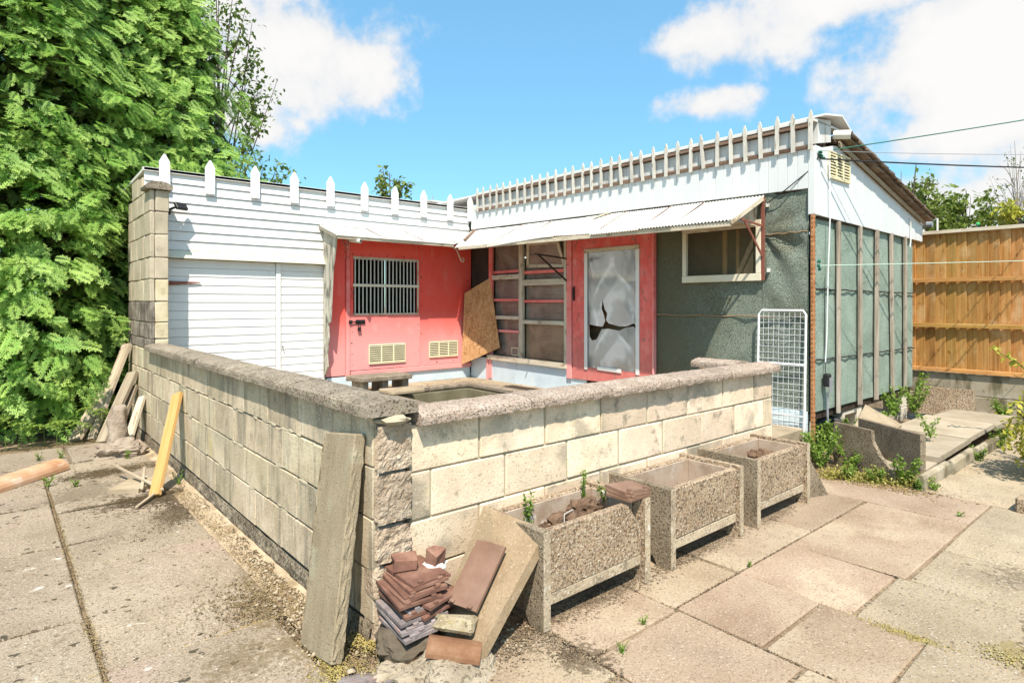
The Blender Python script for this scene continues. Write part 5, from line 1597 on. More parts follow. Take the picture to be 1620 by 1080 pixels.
line('washing_line', (5.06, -.02, 3.03), (16.0, -6.5, 5.75), .12, .006, m_green_l, 'dark green line rising from the gable vent to the upper right')
line('washing_line', (4.80, .0, 2.98), (16.5, -6.0, 4.35), .25, .003, m_grey_p, 'white line running level to the right above the black cable')
line('power_cable', (4.81, -.01, 2.90), (16.5, -6.0, 3.80), .20, .008, m_black, 'black cable sagging to the right from the shed corner')
line('washing_line', (4.78, .0, 1.86), (12.0, -3.9, 2.19), .02, .0035, m_lgreen_l, 'pale green line stretched in front of the golden fence')
kn = B()
for i in range(7):
    kn.lump((4.79 + rnd.uniform(-.015, .09), -.005 + rnd.uniform(-.01, .01), 2.93 + rnd.uniform(-.025, .04)), .018, (1.3, 1, .8), .5, i, 1)
build('rope_knot', kn, m_green_l, label='dark green rope knot at the white corner trim', cat='rope')
kn = B()
for i in range(5):
    kn.lump((4.765 + rnd.uniform(-.01, .03), .0, 1.86 + rnd.uniform(-.03, .05)), .016, (1, 1, 1.2), .5, i + 20, 1)
build('rope_knot', kn, m_green_l, label='small green rope knot on the rusty corner post', cat='rope')
build('cord', B().tube([(5.03, .005, 2.92), (5.035, .0, 2.4), (5.035, .02, 1.8), (5.03, .03, 1.2), (5.02, .04, .9)], .006, 5), m_wire, label='white cord hanging down the gable from the knot', cat='cord')
build('cable', B().tube([(4.78, -.01, 2.95), (4.73, .06, 2.80), (4.69, .30, 2.62), (4.70, .48, 2.52)], .006, 5), m_black, label='thin black cable looping from the corner knot over the fascia', cat='cable')
c2 = empty('security_camera', (5.17, -.02, 3.2), 'white round camera under the ridge cap', 'camera')
build('camera_body', B().tube([(5.16, .02, 3.205), (5.21, -.13, 3.185)], .045, 12), m_offw, c2)
build('lens', B().tube([(5.2095, -.1305, 3.185), (5.213, -.14, 3.183)], .034, 10), m_black, c2)
build('cord', B().tube([(7.48, .01, 2.58), (7.50, .005, 2.40), (7.46, .0, 2.26), (7.44, .0, 2.2)], .008, 5), m_offw, label='pale strap hanging from the low end of the gable', cat='cord')

# ------------------------------------------------------------------ slabs, kerbs and panels stacked on the right
xs = [4.27, 5.0, 5.75, 6.5, 7.3]
kl = ['rounded concrete kerb length nearest the camera edging the slab pile', 'second kerb length edging the slab pile', 'third kerb length edging the slab pile', 'farthest kerb length edging the slab pile']
for i in range(4):
    a, b_ = xs[i], xs[i + 1]
    yk = -.985 - .02 * i
    b = B().prism([(a + .006, yk - .03, -.05), (a + .006, yk - .03, .095), (a + .006, yk - .018, .115), (a + .006, yk + .005, .12), (a + .006, yk + .028, .105), (a + .006, yk + .03, -.05)], (b_ - a - .012, rnd.uniform(-.02, .02), rnd.uniform(-.02, .01)))
    build('kerb_stone', b, m_gwall, label=kl[i], cat='kerb stone', group='kerb stones beside the slab pile')
sl = [((4.62, -.93), (5.16, -.93), (5.2, -.52), (4.6, -.5), .09, .045, 'small grey slab at the near end of the slab pile'),
      ((4.95, -.94), (6.05, -.93), (6.05, -.30), (4.9, -.30), .145, .05, 'long grey slab lying second in the slab pile'),
      ((5.95, -.93), (7.0, -.93), (7.05, -.28), (5.95, -.25), .165, .05, 'wide slab at the back of the slab pile'),
      ((7.0, -.95), (7.85, -.97), (7.85, -.35), (7.05, -.30), .15, .05, 'slab at the far end of the pile below the fence'),
      ((5.0, -.33), (6.3, -.27), (6.2, .02), (5.1, .0), .08, .05, 'pale slab lying between the upright panels and the shed')]
m_slabp = mat('pale_grey_slab', [(0.267, 0.220, 0.160), (0.341, 0.289, 0.215), (0.384, 0.331, 0.253)], 3, bump=.35, specks=[(160, (.22, .2, .16), .6, .7, .5)], vary=.08)
for a, b_, c_, d_, z, th, lb in sl:
    quad_slab('paving_slab', [(a[0], a[1], z), (b_[0], b_[1], z + .01), (c_[0], c_[1], z + .015), (d_[0], d_[1], z + .005)], th, m_slabp, label=lb, cat='slab', group='slabs piled beside the felt shed')
# upright aggregate panels
def upright(p0, p1, poly, th, m, label, lean=0.0):
    """polygon (u along, z) standing on the line p0-p1"""
    p0, p1 = Vector(p0), Vector(p1)
    d = (p1 - p0)
    n_ = Vector((d.y, -d.x, 0)).normalized()
    b = B().prism([p0 + d * u + Vector((0, 0, z)) + n_ * (-lean * z) for u, z in poly], n_ * th)
    build('aggregate_panel', b, m, label=label, cat='panel')


upright((4.56, -.22, -.02), (4.30, -.78, -.02), [(0, 0), (0, .42), (.66, .42), (.68, .33), (.80, .22), (1.0, .12), (1.06, 0)], -.035, m_agg_d, 'broken brown aggregate panel with diagonal edge among the weeds')
upright((4.92, -.30, -.02), (4.52, -.92, -.02), [(0, 0), (0, .42), (1.0, .42), (1.0, 0)], -.05, m_agg_d, 'square brown aggregate panel standing at the head of the slab pile')
upright((8.30, .16, .0), (8.28, -.48, .0), [(0, 0), (0, .36), (1, .37), (1, 0)], .05, m_agg, 'aggregate panel leaning on the gravel boards below the fence', .12)
quad_slab('paving_slab', [(4.98, -.36, .10), (4.93, -.20, .19), (5.72, -.06, .375), (5.95, -.34, .17)], .05, m_conc, 1, label='pale slab tilted up behind the upright panels', cat='slab')
quad_slab('paving_slab', [(3.335, -.60, .0), (3.62, -.57, .0), (3.40, -.50, .33), (3.335, -.50, .36)], .03, m_agg_d, 1, label='dark triangular slab leaning behind the farthest planter', cat='slab') if False else \
    build('slab_shard', B().prism([(3.335, -.47, .0), (3.60, -.56, .0), (3.40, -.49, .33), (3.335, -.46, .36)], (.012, .03, .0)), m_agg_d, label='dark triangular slab shard leaning behind the farthest planter', cat='slab')
build('stone', B().box(4.22, 4.42, -1.78, -1.58, -.02, .11, .012, .01), m_agg, label='small square block beside the golden shrub at the right edge', cat='block')

# ------------------------------------------------------------------ foliage
def np_obj(name, V, F3, m, parent=None, at=(0, 0, 0), tone=None, **tags):
    me = bpy.data.meshes.new(name)
    nv, nf = len(V), len(F3)
    me.vertices.add(nv)
    V = V - np.array(at)
    me.vertices.foreach_set('co', V.astype(np.float32).ravel())
    me.loops.add(nf * 3)
    me.loops.foreach_set('vertex_index', F3.astype(np.int32).ravel())
    me.polygons.add(nf)
    me.polygons.foreach_set('loop_start', np.arange(0, nf * 3, 3, dtype=np.int32))
    me.materials.append(m)
    me.update(calc_edges=True)
    if tone is not None:
        at_ = me.attributes.new('tone', 'FLOAT', 'POINT')
        at_.data.foreach_set('value', tone.astype(np.float32))
    o = bpy.data.objects.new(name, me)
    link(o, parent, at)
    return tag(o, **tags)


def frames(axis, up):
    """rotation matrices with columns x (side), y (axis), z (normal)"""
    y = axis / np.linalg.norm(axis, axis=1, keepdims=True)
    z = up - y * np.sum(up * y, axis=1, keepdims=True)
    z /= np.linalg.norm(z, axis=1, keepdims=True) + 1e-9
    x = np.cross(y, z)
    return np.stack([x, y, z], axis=2)


def leaf_cloud(P, rg, size, droop=.3, tvar=.12, tone0=.15):
    n = len(P)
    D = rg.normal(0, 1, (n, 3))
    D[:, 2] -= droop
    U = rg.normal(0, .5, (n, 3)) + np.array([0, 0, 1.])
    Rm = frames(D, U)
    LV = np.array([[0, 0, 0], [.30, .42, .06], [0, 1, -.05], [-.30, .42, .06]])
    S = size * rg.uniform(.6, 1.25, n)
    V = np.einsum('nij,kj->nki', Rm, LV) * S[:, None, None] + P[:, None, :]
    F = (np.array([[0, 1, 2], [0, 2, 3]])[None] + (np.arange(n) * 4)[:, None, None]).reshape(-1, 3)
    T = np.clip(np.repeat(rg.normal(tone0, tvar, n), 4), 0, 1)
    return V.reshape(-1, 3), F, T


def frond_template():
    V, F, T = [], [], []

    def leaf(p, d, L, w_, t0):
        s = np.array([-d[1], d[0], 0])
        o = len(V)
        V.extend([p, p + d * L * .45 + s * w_ + np.array([0, 0, .004]), p + d * L + np.array([0, 0, -.10 * L]), p + d * L * .45 - s * w_ + np.array([0, 0, .004])])
        F.extend([(o, o + 1, o + 2), (o, o + 2, o + 3)])
        T.extend([t0, t0 + .12, t0 + .35, t0 + .12])
    n = 7
    for i in range(n):
        t = (i + .4) / n
        p = np.array([0, t, -.22 * t * t])
        for sgn in (-1, 1):
            a = R(50 - 18 * t)
            d = np.array([sgn * math.sin(a), math.cos(a), 0])
            L = .52 * (1 - .55 * t) * (.7 + .6 * min(1, t * 3)) * (1.12 if (i + (sgn > 0)) % 2 else .86)
            leaf(p, d, L, .040, .12 + .40 * t)
            for q in (.38, .72):
                a2 = R(30)
                for s2 in (-1, 1):
                    d2 = np.array([d[0] * math.cos(s2 * a2) - d[1] * math.sin(s2 * a2), d[0] * math.sin(s2 * a2) + d[1] * math.cos(s2 * a2), 0])
                    leaf(p + d * L * q + np.array([0, 0, -.03 * q]), d2, L * (.50 - .2 * q), .032, .22 + .35 * t)
    leaf(np.array([0, .85, -.17]), np.array([0, 1., -.3]), .28, .03, .5)
    return np.array(V), np.array(F), np.array(T)


FV, FF, FT = frond_template()


def fronds(P, D, U, S, tvar):
    Rm = frames(D, U)
    n = len(P)
    V = np.einsum('nij,kj->nki', Rm, FV) * S[:, None, None] + P[:, None, :]
    F = (FF[None] + (np.arange(n) * len(FV))[:, None, None]).reshape(-1, 3)
    T = np.clip(FT[None] + tvar[:, None], 0, 1)
    return V.reshape(-1, 3), F, T.ravel()


def conifer(cx, cy, h, rad, n, label, seed, zlo=0.0, flat=1.0):
    rg = np.random.default_rng(seed)
    root = empty('conifer_tree', (cx, cy, GZ), label, 'conifer', 'conifers of the tall hedge')
    # branches leave the trunk all the way up; fronds cluster along each branch
    nb_ = n
    z = zlo + (h - zlo) * rg.random(nb_) ** .9
    a = np.where(rg.random(nb_) < .72, -np.pi / 2 + rg.normal(0, .95, nb_), rg.uniform(0, 2 * np.pi, nb_))   # fuller on the open, sunny side
    prof = rad * (1.02 - (z / h) ** 2.2 * .80) * (.82 + .30 * rg.random(nb_))
    prof *= 1 + .16 * np.sin(a * 3 + seed) * np.sin(z * 1.3 + seed)
    tips = np.stack([cx + np.cos(a) * prof, cy + np.sin(a) * prof * flat, z], 1)
    per = 12
    Pn = np.repeat(tips, per, 0)
    out = np.stack([np.cos(a), np.sin(a) * flat, np.zeros(nb_)], 1)
    O = np.repeat(out, per, 0)
    side = np.stack([-O[:, 1], O[:, 0], np.zeros(len(O))], 1)
    m_ = len(Pn)
    back = rg.random(m_) ** 1.3 * .75
    k = rg.uniform(-1, 1, m_)
    Pn = Pn - O * back[:, None] * 1.0 + side * (k * .30 * (1.1 - back * .4))[:, None] + np.stack([np.zeros(m_), np.zeros(m_), rg.normal(0, .055, m_) - .12 * (np.abs(k)) + .10 * back], 1)
    D = O * rg.uniform(.25, .95, m_)[:, None] + side * (k * .9 + rg.normal(0, .35, m_))[:, None] + np.stack([np.zeros(m_), np.zeros(m_), rg.uniform(-.95, .0, m_)], 1)
    U = np.stack([rg.normal(0, .35, m_), rg.normal(0, .35, m_), np.ones(m_) * .8], 1) + O * .8 + np.array([-.25, -.35, .1])
    S = rg.uniform(.11, .245, m_) * (1 - .15 * back)
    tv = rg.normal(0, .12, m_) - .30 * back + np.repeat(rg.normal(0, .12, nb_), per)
    keep = Pn[:, 2] > GZ + .12
    V, F, T = fronds(Pn[keep], D[keep], U[keep], S[keep], tv[keep])
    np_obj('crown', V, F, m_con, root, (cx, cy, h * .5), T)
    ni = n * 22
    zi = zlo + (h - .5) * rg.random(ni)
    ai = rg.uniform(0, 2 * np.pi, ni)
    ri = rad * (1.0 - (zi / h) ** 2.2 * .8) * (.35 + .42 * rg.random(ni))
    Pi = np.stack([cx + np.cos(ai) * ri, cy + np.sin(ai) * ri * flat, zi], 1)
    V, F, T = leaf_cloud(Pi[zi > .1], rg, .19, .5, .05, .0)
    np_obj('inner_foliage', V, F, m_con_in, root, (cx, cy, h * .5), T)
    tb = B()
    tb.tube([(cx, cy, GZ - .1), (cx + .03, cy, h * .4), (cx, cy + .04, h * .95)], [.16, .11, .02], 8)
    for i in range(46):
        zz = zlo + .1 + (h - 1) * i / 46
        aa = i * 2.4
        L = rad * .8 * (1.02 - (zz / h) ** 2.2 * .8)
        tb.tube([(cx, cy, zz), (cx + math.cos(aa) * L * .5, cy + math.sin(aa) * L * .5 * flat, zz + .05), (cx + math.cos(aa) * L, cy + math.sin(aa) * L * flat, zz - .04)], [.03, .02, .006], 5)
    build('trunk', tb, m_bark, root)
    return root


conifer(-1.15, 7.75, 8.2, 1.55, 560, 'tall bright green conifer filling the left edge', 3)
conifer(.75, 8.75, 7.6, 1.6, 460, 'conifer behind the block pier at the right end of the hedge', 8)
conifer(-3.3, 7.9, 8.4, 1.6, 190, 'conifer at the far left, mostly outside the picture', 12)
conifer(-.05, 8.15, 6.6, 1.15, 330, 'slimmer conifer growing between the two tall ones', 19)


def tree(name, base, h, crown_r, crown_z, nbr, leaves, lsize, m, label, seed, cat='tree', bark=m_bark, spread=.32, aspect=.8, group=None, leaf_frac=1.0, up=.0, thick=1.0, tips=()):
    rg = np.random.default_rng(seed)
    rr = random.Random(seed)
    root = empty(name, base, label, cat, group)
    bx_, by_, bz_ = base
    tb = B()
    top = Vector((bx_ + rr.uniform(-.2, .2), by_ + rr.uniform(-.2, .2), h * .97))
    tb.tube([(bx_, by_, bz_ - .1), (bx_ + .05, by_, h * .35), (top.x * .5 + bx_ * .5, by_, h * .7), tuple(top)], [h * .018 * thick, h * .013 * thick, h * .007 * thick, h * .002 * thick], 7)
    pts = []
    for i in range(nbr):
        a = rr.uniform(0, 6.283)
        e = rr.uniform(-.5, 1)
        r = crown_r * rr.uniform(.55, 1.05) * math.sqrt(max(.05, 1 - (e * .9) ** 2))
        tip = Vector((bx_ + math.cos(a) * r, by_ + math.sin(a) * r, crown_z + e * crown_r * aspect))
        if i < len(tips):
            tip = Vector(tips[i])
        t = rr.uniform(.3, .9)
        st_ = Vector((bx_, by_, bz_)).lerp(top, t * .9)
        mid = st_.lerp(tip, .5) + Vector((0, 0, crown_r * (.12 + up)))
        tb.tube([tuple(st_), tuple(mid), tuple(tip)], [h * .005 * thick, h * .0032 * thick, h * .0012 * thick], 5)
        if rr.random() > leaf_frac:
            continue
        k = leaves // nbr
        f = rg.random(k) ** .6
        p = np.outer(1 - f, np.array(mid)) + np.outer(f, np.array(tip)) + rg.normal(0, crown_r * spread * .5, (k, 3)) * (.35 + .65 * f[:, None])
        pts.append(p)
    build('trunk', tb, bark, root)
    P = np.concatenate(pts)
    P = P[P[:, 2] > bz_ + .2]
    V, F, T = leaf_cloud(P, rg, lsize)
    np_obj('crown', V, F, m, root, (bx_, by_, crown_z), T)
    return root


tree('broadleaf_tree', (2.45, 11.4, 0), 8.2, 1.05, 6.3, 34, 1900, .125, m_leaf, 'loose broadleaf tree rising behind the conifer hedge', 31, spread=.24, aspect=2.0, thick=.5, tips=[(3.3, 10.61, 6.26), (3.05, 10.8, 6.05), (2.95, 10.9, 5.5), (2.85, 11.0, 7.0), (2.7, 11.1, 4.9), (3.0, 10.9, 4.6)])
tree('broadleaf_tree', (2.2, 9.2, 0), 4.2, .55, 3.55, 10, 420, .11, m_leaf, 'low leafy branches showing above the left pickets', 33, spread=.4, tips=[(2.95, 8.9, 3.98), (2.75, 9.0, 4.12), (2.6, 9.1, 3.85), (3.0, 8.95, 3.75), (2.5, 9.1, 4.0)])
tree('broadleaf_tree', (7.1, 12.5, 0), 5.3, .45, 4.75, 10, 420, .15, m_leaf_l, 'small tree top behind the white boards in the middle', 35, spread=.34, tips=[(6.97, 12.73, 5.3), (7.5, 12.25, 4.85), (7.3, 12.4, 4.9)])
tree('broadleaf_tree', (26.2, 5.4, 0), 7.2, 1.25, 5.4, 36, 2000, .22, m_leaf_l, 'green tree showing above the low end of the gable roof', 37, spread=.3)
tree('broadleaf_tree', (32.8, 5.1, 0), 6.9, 1.75, 5.1, 44, 2600, .26, m_leaf_l, 'bushy light green tree beyond the golden fence', 39, spread=.3)
tree('broadleaf_tree', (25.0, 1.75, 0), 5.2, .95, 4.2, 22, 1300, .2, m_gold, 'yellowish tree at the right edge beyond the fence', 41, spread=.3)
tree('birch_tree', (28.3, 2.45, 0), 7.9, .95, 5.9, 40, 420, .12, m_leaf, 'nearly bare upright birch above the fence', 43, bark=m_birch, spread=.14, aspect=1.7, leaf_frac=.6, up=.1, thick=.4)
cz = empty('conifer_tree', (11.1, 15.7, 0), 'tiny dark conifer tip showing behind the white boards', 'conifer')
rg = np.random.default_rng(77)
n_ = 500
z = 3.2 + 1.9 * rg.random(n_)
a = rg.uniform(0, 6.28, n_)
r = (5.15 - z) * .2
P_ = np.stack([11.1 + np.cos(a) * r, 15.7 + np.sin(a) * r, z], 1)
V, F, T = leaf_cloud(P_, rg, .2, .6, .08, .0)
np_obj('crown', V, F, mat('dark_conifer_leaf', [(.02, .045, .015), (.035, .07, .02)], 2, wpos=True, transl=.2, attr=(.08, .13, .04), **LG), cz, (11.1, 15.7, 4), T)
build('trunk', B().tube([(11.1, 15.7, 0), (11.1, 15.7, 5.0)], [.12, .02], 6), m_bark, cz)


def weed(loc, h, n, size, label, m=m_weed, spread=.5, seed=0, group='weeds growing in the paving', cat='weed', nst=5):
    rg = np.random.default_rng(seed + 500)
    n, size = int(n * 2.2), size * .64
    root = empty('weed', loc, label, cat, group)
    loc = np.array(loc)
    tb = B()
    P = []
    for i in range(nst):
        a = rg.uniform(0, 6.28)
        d = np.array([math.cos(a) * spread, math.sin(a) * spread, 1.0]) * h * rg.uniform(.6, 1.05)
        tb.tube([tuple(loc), tuple(loc + d * .5 + np.array([0, 0, h * .08])), tuple(loc + d)], [.003 + h * .006, .002 + h * .004, .0012], 4)
        k = max(2, n // nst)
        f = rg.uniform(.15, 1.02, k)
        P.append(loc + np.outer(f, d) + rg.normal(0, size * .35, (k, 3)))
    build('stem', tb, m, root)
    P = np.concatenate(P)
    P[:, 2] = np.maximum(P[:, 2], loc[2] + .004)
    V, F, T = leaf_cloud(P, rg, size, .1, .2, .25)
    np_obj('foliage', V, F, m, root, tuple(loc + np.array([0, 0, h * .5])), T)


weed((.78, -.20, .33), .20, 40, .035, 'yellow-green seedling at the left end of the nearest planter', seed=1, spread=.12, group='seedlings in the nearest planter', cat='seedling', nst=2)
weed((1.20, -.20, .36), .24, 40, .03, 'thin tall seedling in the far corner of the nearest planter', seed=2, spread=.10, group='seedlings in the nearest planter', cat='seedling', nst=2)
weed((1.27, -.29, .38), .10, 26, .035, 'small seedling beside the tiles in the nearest planter', seed=3, spread=.4, group='seedlings in the nearest planter', cat='seedling', nst=3)
wd_ = [((4.98, .0, 0), .40, 240, .06, 'tall bright weed clump under the shed corner post'), ((5.22, -.10, 0), .34, 200, .06, 'weed clump left of the broken panel beneath the felt wall'), ((4.38, -.42, 0), .22, 170, .05, 'low weed clump in front of the broken panel'),
       ((4.22, -.68, 0), .15, 130, .045, 'yellowish low weed at the paving edge'), ((4.34, -.86, 0), .24, 160, .05, 'weed clump against the square upright panel'), ((6.35, .02, .0), .26, 170, .06, 'leafy dark weed under the middle of the felt wall'),
       ((6.75, -.05, .15), .36, 240, .06, 'bright weed at the back of the slab pile'), ((7.25, -.1, .15), .38, 200, .06, 'weed in front of the leaning aggregate panel'), ((5.55, -.72, .19), .22, 70, .05, 'slim weed growing between the slabs of the pile'),
       ((7.7, .05, .2), .62, 130, .06, 'climbing weed at the far shed corner'), ((7.9, -.85, .1), .24, 150, .06, 'weed below the fence at the far end of the pile'), ((5.75, -1.05, 0), .16, 80, .045, 'weed rooted at the kerb joint'), ((6.5, -1.05, 0), .22, 120, .055, 'weed at the far kerb joint'),
       ((4.36, -1.05, 0), .10, 24, .05, 'dry brownish weed on the path by the kerb'), ((-.80, 3.86, GZ), .07, 30, .035, 'small bright weed in the moss of the left paving'), ((-.97, 4.02, GZ), .09, 30, .035, 'weed growing at the end of the long ridge tile'),
       ((-.98, 5.20, GZ), .08, 22, .035, 'left of two tiny weeds on the far left slab'), ((-.80, 5.16, GZ), .09, 22, .035, 'right of two tiny weeds on the far left slab'), ((-.30, 4.72, GZ), .08, 24, .035, 'weed in front of the ornament base'), ((.95, -.80, 0), .045, 12, .02, 'sprig in the paving joint near the nearest planter'),
       ((.70, -.88, 0), .06, 14, .02, 'sprig in the soil gap below the nearest planter'), ((1.92, -.80, 0), .03, 10, .018, 'sprig in the paving joint by the middle planter'), ((3.80, -1.36, 0), .045, 14, .025, 'sprig in the paving joint before the small block'), ((-.10, 3.38, GZ), .09, 26, .03, 'weed at the wall foot behind the pine plank'),
       ((4.72, .05, 0), .26, 150, .05, 'weed tuft in the shade right beside the rusty post'), ((5.6, .0, 0), .20, 110, .05, 'weed in the dark below the felt between post and hollow pier'), ((4.60, -.25, 0), .26, 170, .05, 'weed rising behind the broken panel'), ((4.16, -.50, 0), .11, 130, .04, 'low yellow weed nearest the farthest planter'), ((4.28, -.98, 0), .10, 110, .035, 'short weed in front of the first kerb length')]
for i, (l, h, n, s_, lb) in enumerate(wd_):
    weed(l, h, n, s_, lb, seed=i + 10, m=m_weed)
weed((4.36, -.20, 0), .34, 280, .05, 'largest bright weed clump, left of the broken panel', seed=61, spread=.42, nst=8)
weed((4.55, -.06, 0), .30, 220, .05, 'bright weed clump behind the large one by the corner post', seed=62, spread=.4, nst=7)
rg = np.random.default_rng(63)
q_ = rg.random(2600)
P_ = np.stack([4.10 + .30 * q_ + rg.normal(0, .055, 2600), -.32 - .66 * q_ + rg.normal(0, .04, 2600), np.abs(rg.normal(0, .045, 2600)) * (.4 + .8 * np.abs(np.sin(q_ * 9)))], 1)
V, F, T = leaf_cloud(P_, rg, .024, .1, .25, .4)
np_obj('ground_cover', V, F, m_gcov, None, (4.25, -.65, 0), T, kind='stuff')
# pinnate plant below the hedge
pp_ = empty('pinnate_plant', (-1.15, 6.0, GZ), 'low plant with paired oval leaflets spreading below the hedge', 'plant')
rg = np.random.default_rng(91)
VV, FF2, TT, off = [], [], [], 0
tb = B()
for i in range(11):
    s0 = np.array([-1.45 + .11 * i, 6.0 + rg.uniform(-.1, .1), GZ])
    d = np.array([rg.uniform(-.1, .75), -.45 + rg.uniform(-.2, .2), .15])
    L = rg.uniform(.35, .6)
    zz = rg.uniform(.12, .36)
    curve = [s0 + np.array([0, 0, zz]) + d * L * t + np.array([0, 0, .12 * t - .22 * t * t]) for t in np.linspace(0, 1, 8)]
    tb.tube([tuple(s0)] + [tuple(c) for c in curve], .004, 4)
    for t, c in zip(np.linspace(0, 1, 8), curve):
        dn_ = d / np.linalg.norm(d)
        sd = np.array([-dn_[1], dn_[0], 0])
        for sg in (-1, 1):
            ax = sd * sg + dn_ * .45
            ax /= np.linalg.norm(ax)
            w2 = np.cross(ax, [0, 0, 1])
            ll = .085 * (1 - .4 * t)
            q = [c, c + ax * ll * .35 + w2 * ll * .28, c + ax * ll * .75 + w2 * ll * .22, c + ax * ll + np.array([0, 0, -.015]), c + ax * ll * .75 - w2 * ll * .22, c + ax * ll * .35 - w2 * ll * .28]
            VV += q
            FF2 += [(off, off + 1, off + 5), (off + 1, off + 2, off + 5), (off + 2, off + 4, off + 5), (off + 2, off + 3, off + 4)]
            TT += [.4] * 6
            off += 6
build('stem', tb, m_weed, pp_)
np_obj('foliage', np.array(VV), np.array(FF2), m_weed, pp_, (-1.15, 6.0, .2), np.array(TT))
# golden shrub at the right edge and the arching shoot
gs = empty('golden_shrub', (5.35, -1.62, 0), 'golden leaved shrub at the right edge of the path', 'shrub')
rg = np.random.default_rng(15)
P_ = rg.normal(0, 1, (2600, 3))
P_ /= np.linalg.norm(P_, axis=1, keepdims=True)
P_ *= (rg.random(2600) ** .35)[:, None]
P_ *= (1 + .25 * np.sin(P_[:, 0] * 7 + 2) * np.sin(P_[:, 2] * 6))[:, None]
P_ = P_ * np.array([.42, .36, .36]) + np.array([5.42, -1.68, .42])
V, F, T = leaf_cloud(P_, rg, .055, .1, .22, .3)
np_obj('foliage', V, F, m_gold, gs, (5.42, -1.68, .42), T)
tb = B()
for i in range(9):
    a = i * .7
    tb.tube([(5.4, -1.66, 0), (5.4 + .12 * math.cos(a), -1.66 + .12 * math.sin(a), .3), (5.4 + .3 * math.cos(a), -1.66 + .28 * math.sin(a), .62)], [.012, .008, .003], 5)
build('stem', tb, m_bark, gs)
sh = empty('arching_shoot', (6.4, -1.40, 0), 'long arching shoot with pale leaves at the right edge', 'plant')
crv = [(6.55, -1.62, .1), (6.50, -1.52, .45), (6.42, -1.40, .72), (6.30, -1.24, .92), (6.15, -1.08, 1.04)]
build('stem', B().tube(crv, [.012, .01, .008, .006, .003], 5), m_weed, sh)
P_ = []
for i in range(len(crv) - 1):
    for t in np.linspace(0, 1, 12):
        P_.append(np.array(crv[i]) * (1 - t) + np.array(crv[i + 1]) * t)
P_ = np.repeat(np.array(P_), 2, 0) + rg.normal(0, .012, (len(P_) * 2, 3))
V, F, T = leaf_cloud(P_, rg, .06, .0, .2, .55)
np_obj('foliage', V, F, m_gold, sh, (6.4, -1.4, .6), T)
weed((6.05, -1.42, 0), .62, 130, .065, 'pale green upright plant behind the golden shrub', seed=77, group=None, cat='plant', spread=.25, nst=5)

# ------------------------------------------------------------------ things far behind
bk = empty('corrugated_shed', (7.5, 11.5, 0), 'grey corrugated shed roof edge showing behind the inner corner', 'shed')
b = B()
b.grid(140, 1, lambda u, v: Vector((8.2 + u * 5, 12.0 + .03 * math.cos(u * 140 * 1.57), v * 4.36)))
build('wall', b, m_strip, bk)
b = B().prism([(8.1, 11.96, 4.37), (13.2, 11.96, 4.37), (13.2, 11.96, 4.42), (8.1, 11.96, 4.42)], (0, 2, .2))
build('roof', b, m_corr, bk)
tn = empty('trampoline_net', (19.0, 1.1, 0), 'sagging black trampoline net with green clips beyond the fence', 'trampoline')
b = B()
b.grid(20, 4, lambda u, v: Vector((18.4 + 1.2 * u, 1.62 - 1.05 * u, 2.9 + v * (.66 - .16 * math.sin(math.pi * min(1, u * 1.3)) + .16 * u))))
k = len(b.v)
b.v += [p + Vector((.01, 0.01, 0)) for p in b.v]
b.f += [tuple(reversed([i + k for i in q])) for q in b.f]
build('net', b, m_net, tn)
for u in (0, .78):
    build('pole', B().tube([(18.4 + 1.2 * u, 1.63 - 1.05 * u, 0), (18.4 + 1.2 * u, 1.63 - 1.05 * u, 3.58 + .1 * u)], .02, 8), m_grey_p, tn)
    build('clip', B().lump((18.38 + 1.2 * u, 1.60 - 1.05 * u, 3.58 + .1 * u), .05, (1, 1, 1), .3, 2, 1), mat('green_clip', [(.05, .35, .1), (.06, .4, .12)], 5), tn)
fl_ = empty('flue_pipe', (9.0, .55, 0), 'grey roof pipe showing between gable and fence', 'pipe')
build('pipe', B().tube([(9.2, .52, 2.66), (9.2, .22, 2.66)], .045, 12), m_grey_p, fl_)
build('post', B().tube([(9.2, .16, 0), (9.2, .16, 2.74)], .014, 8), m_offw, fl_)
build('aerial_pole', B().tube([(19.1, 3.6, 0), (19.1, 3.6, 5.4)], [.02, .012], 6), m_grey_p, label='thin aerial pole standing beyond the gable roof', cat='pole')
build('aerial_pole', B().tube([(8.75, 12.9, 0), (8.75, 12.9, 4.75)], [.02, .012], 6), m_grey_p, label='thin aerial pole behind the grey corrugated shed', cat='pole')

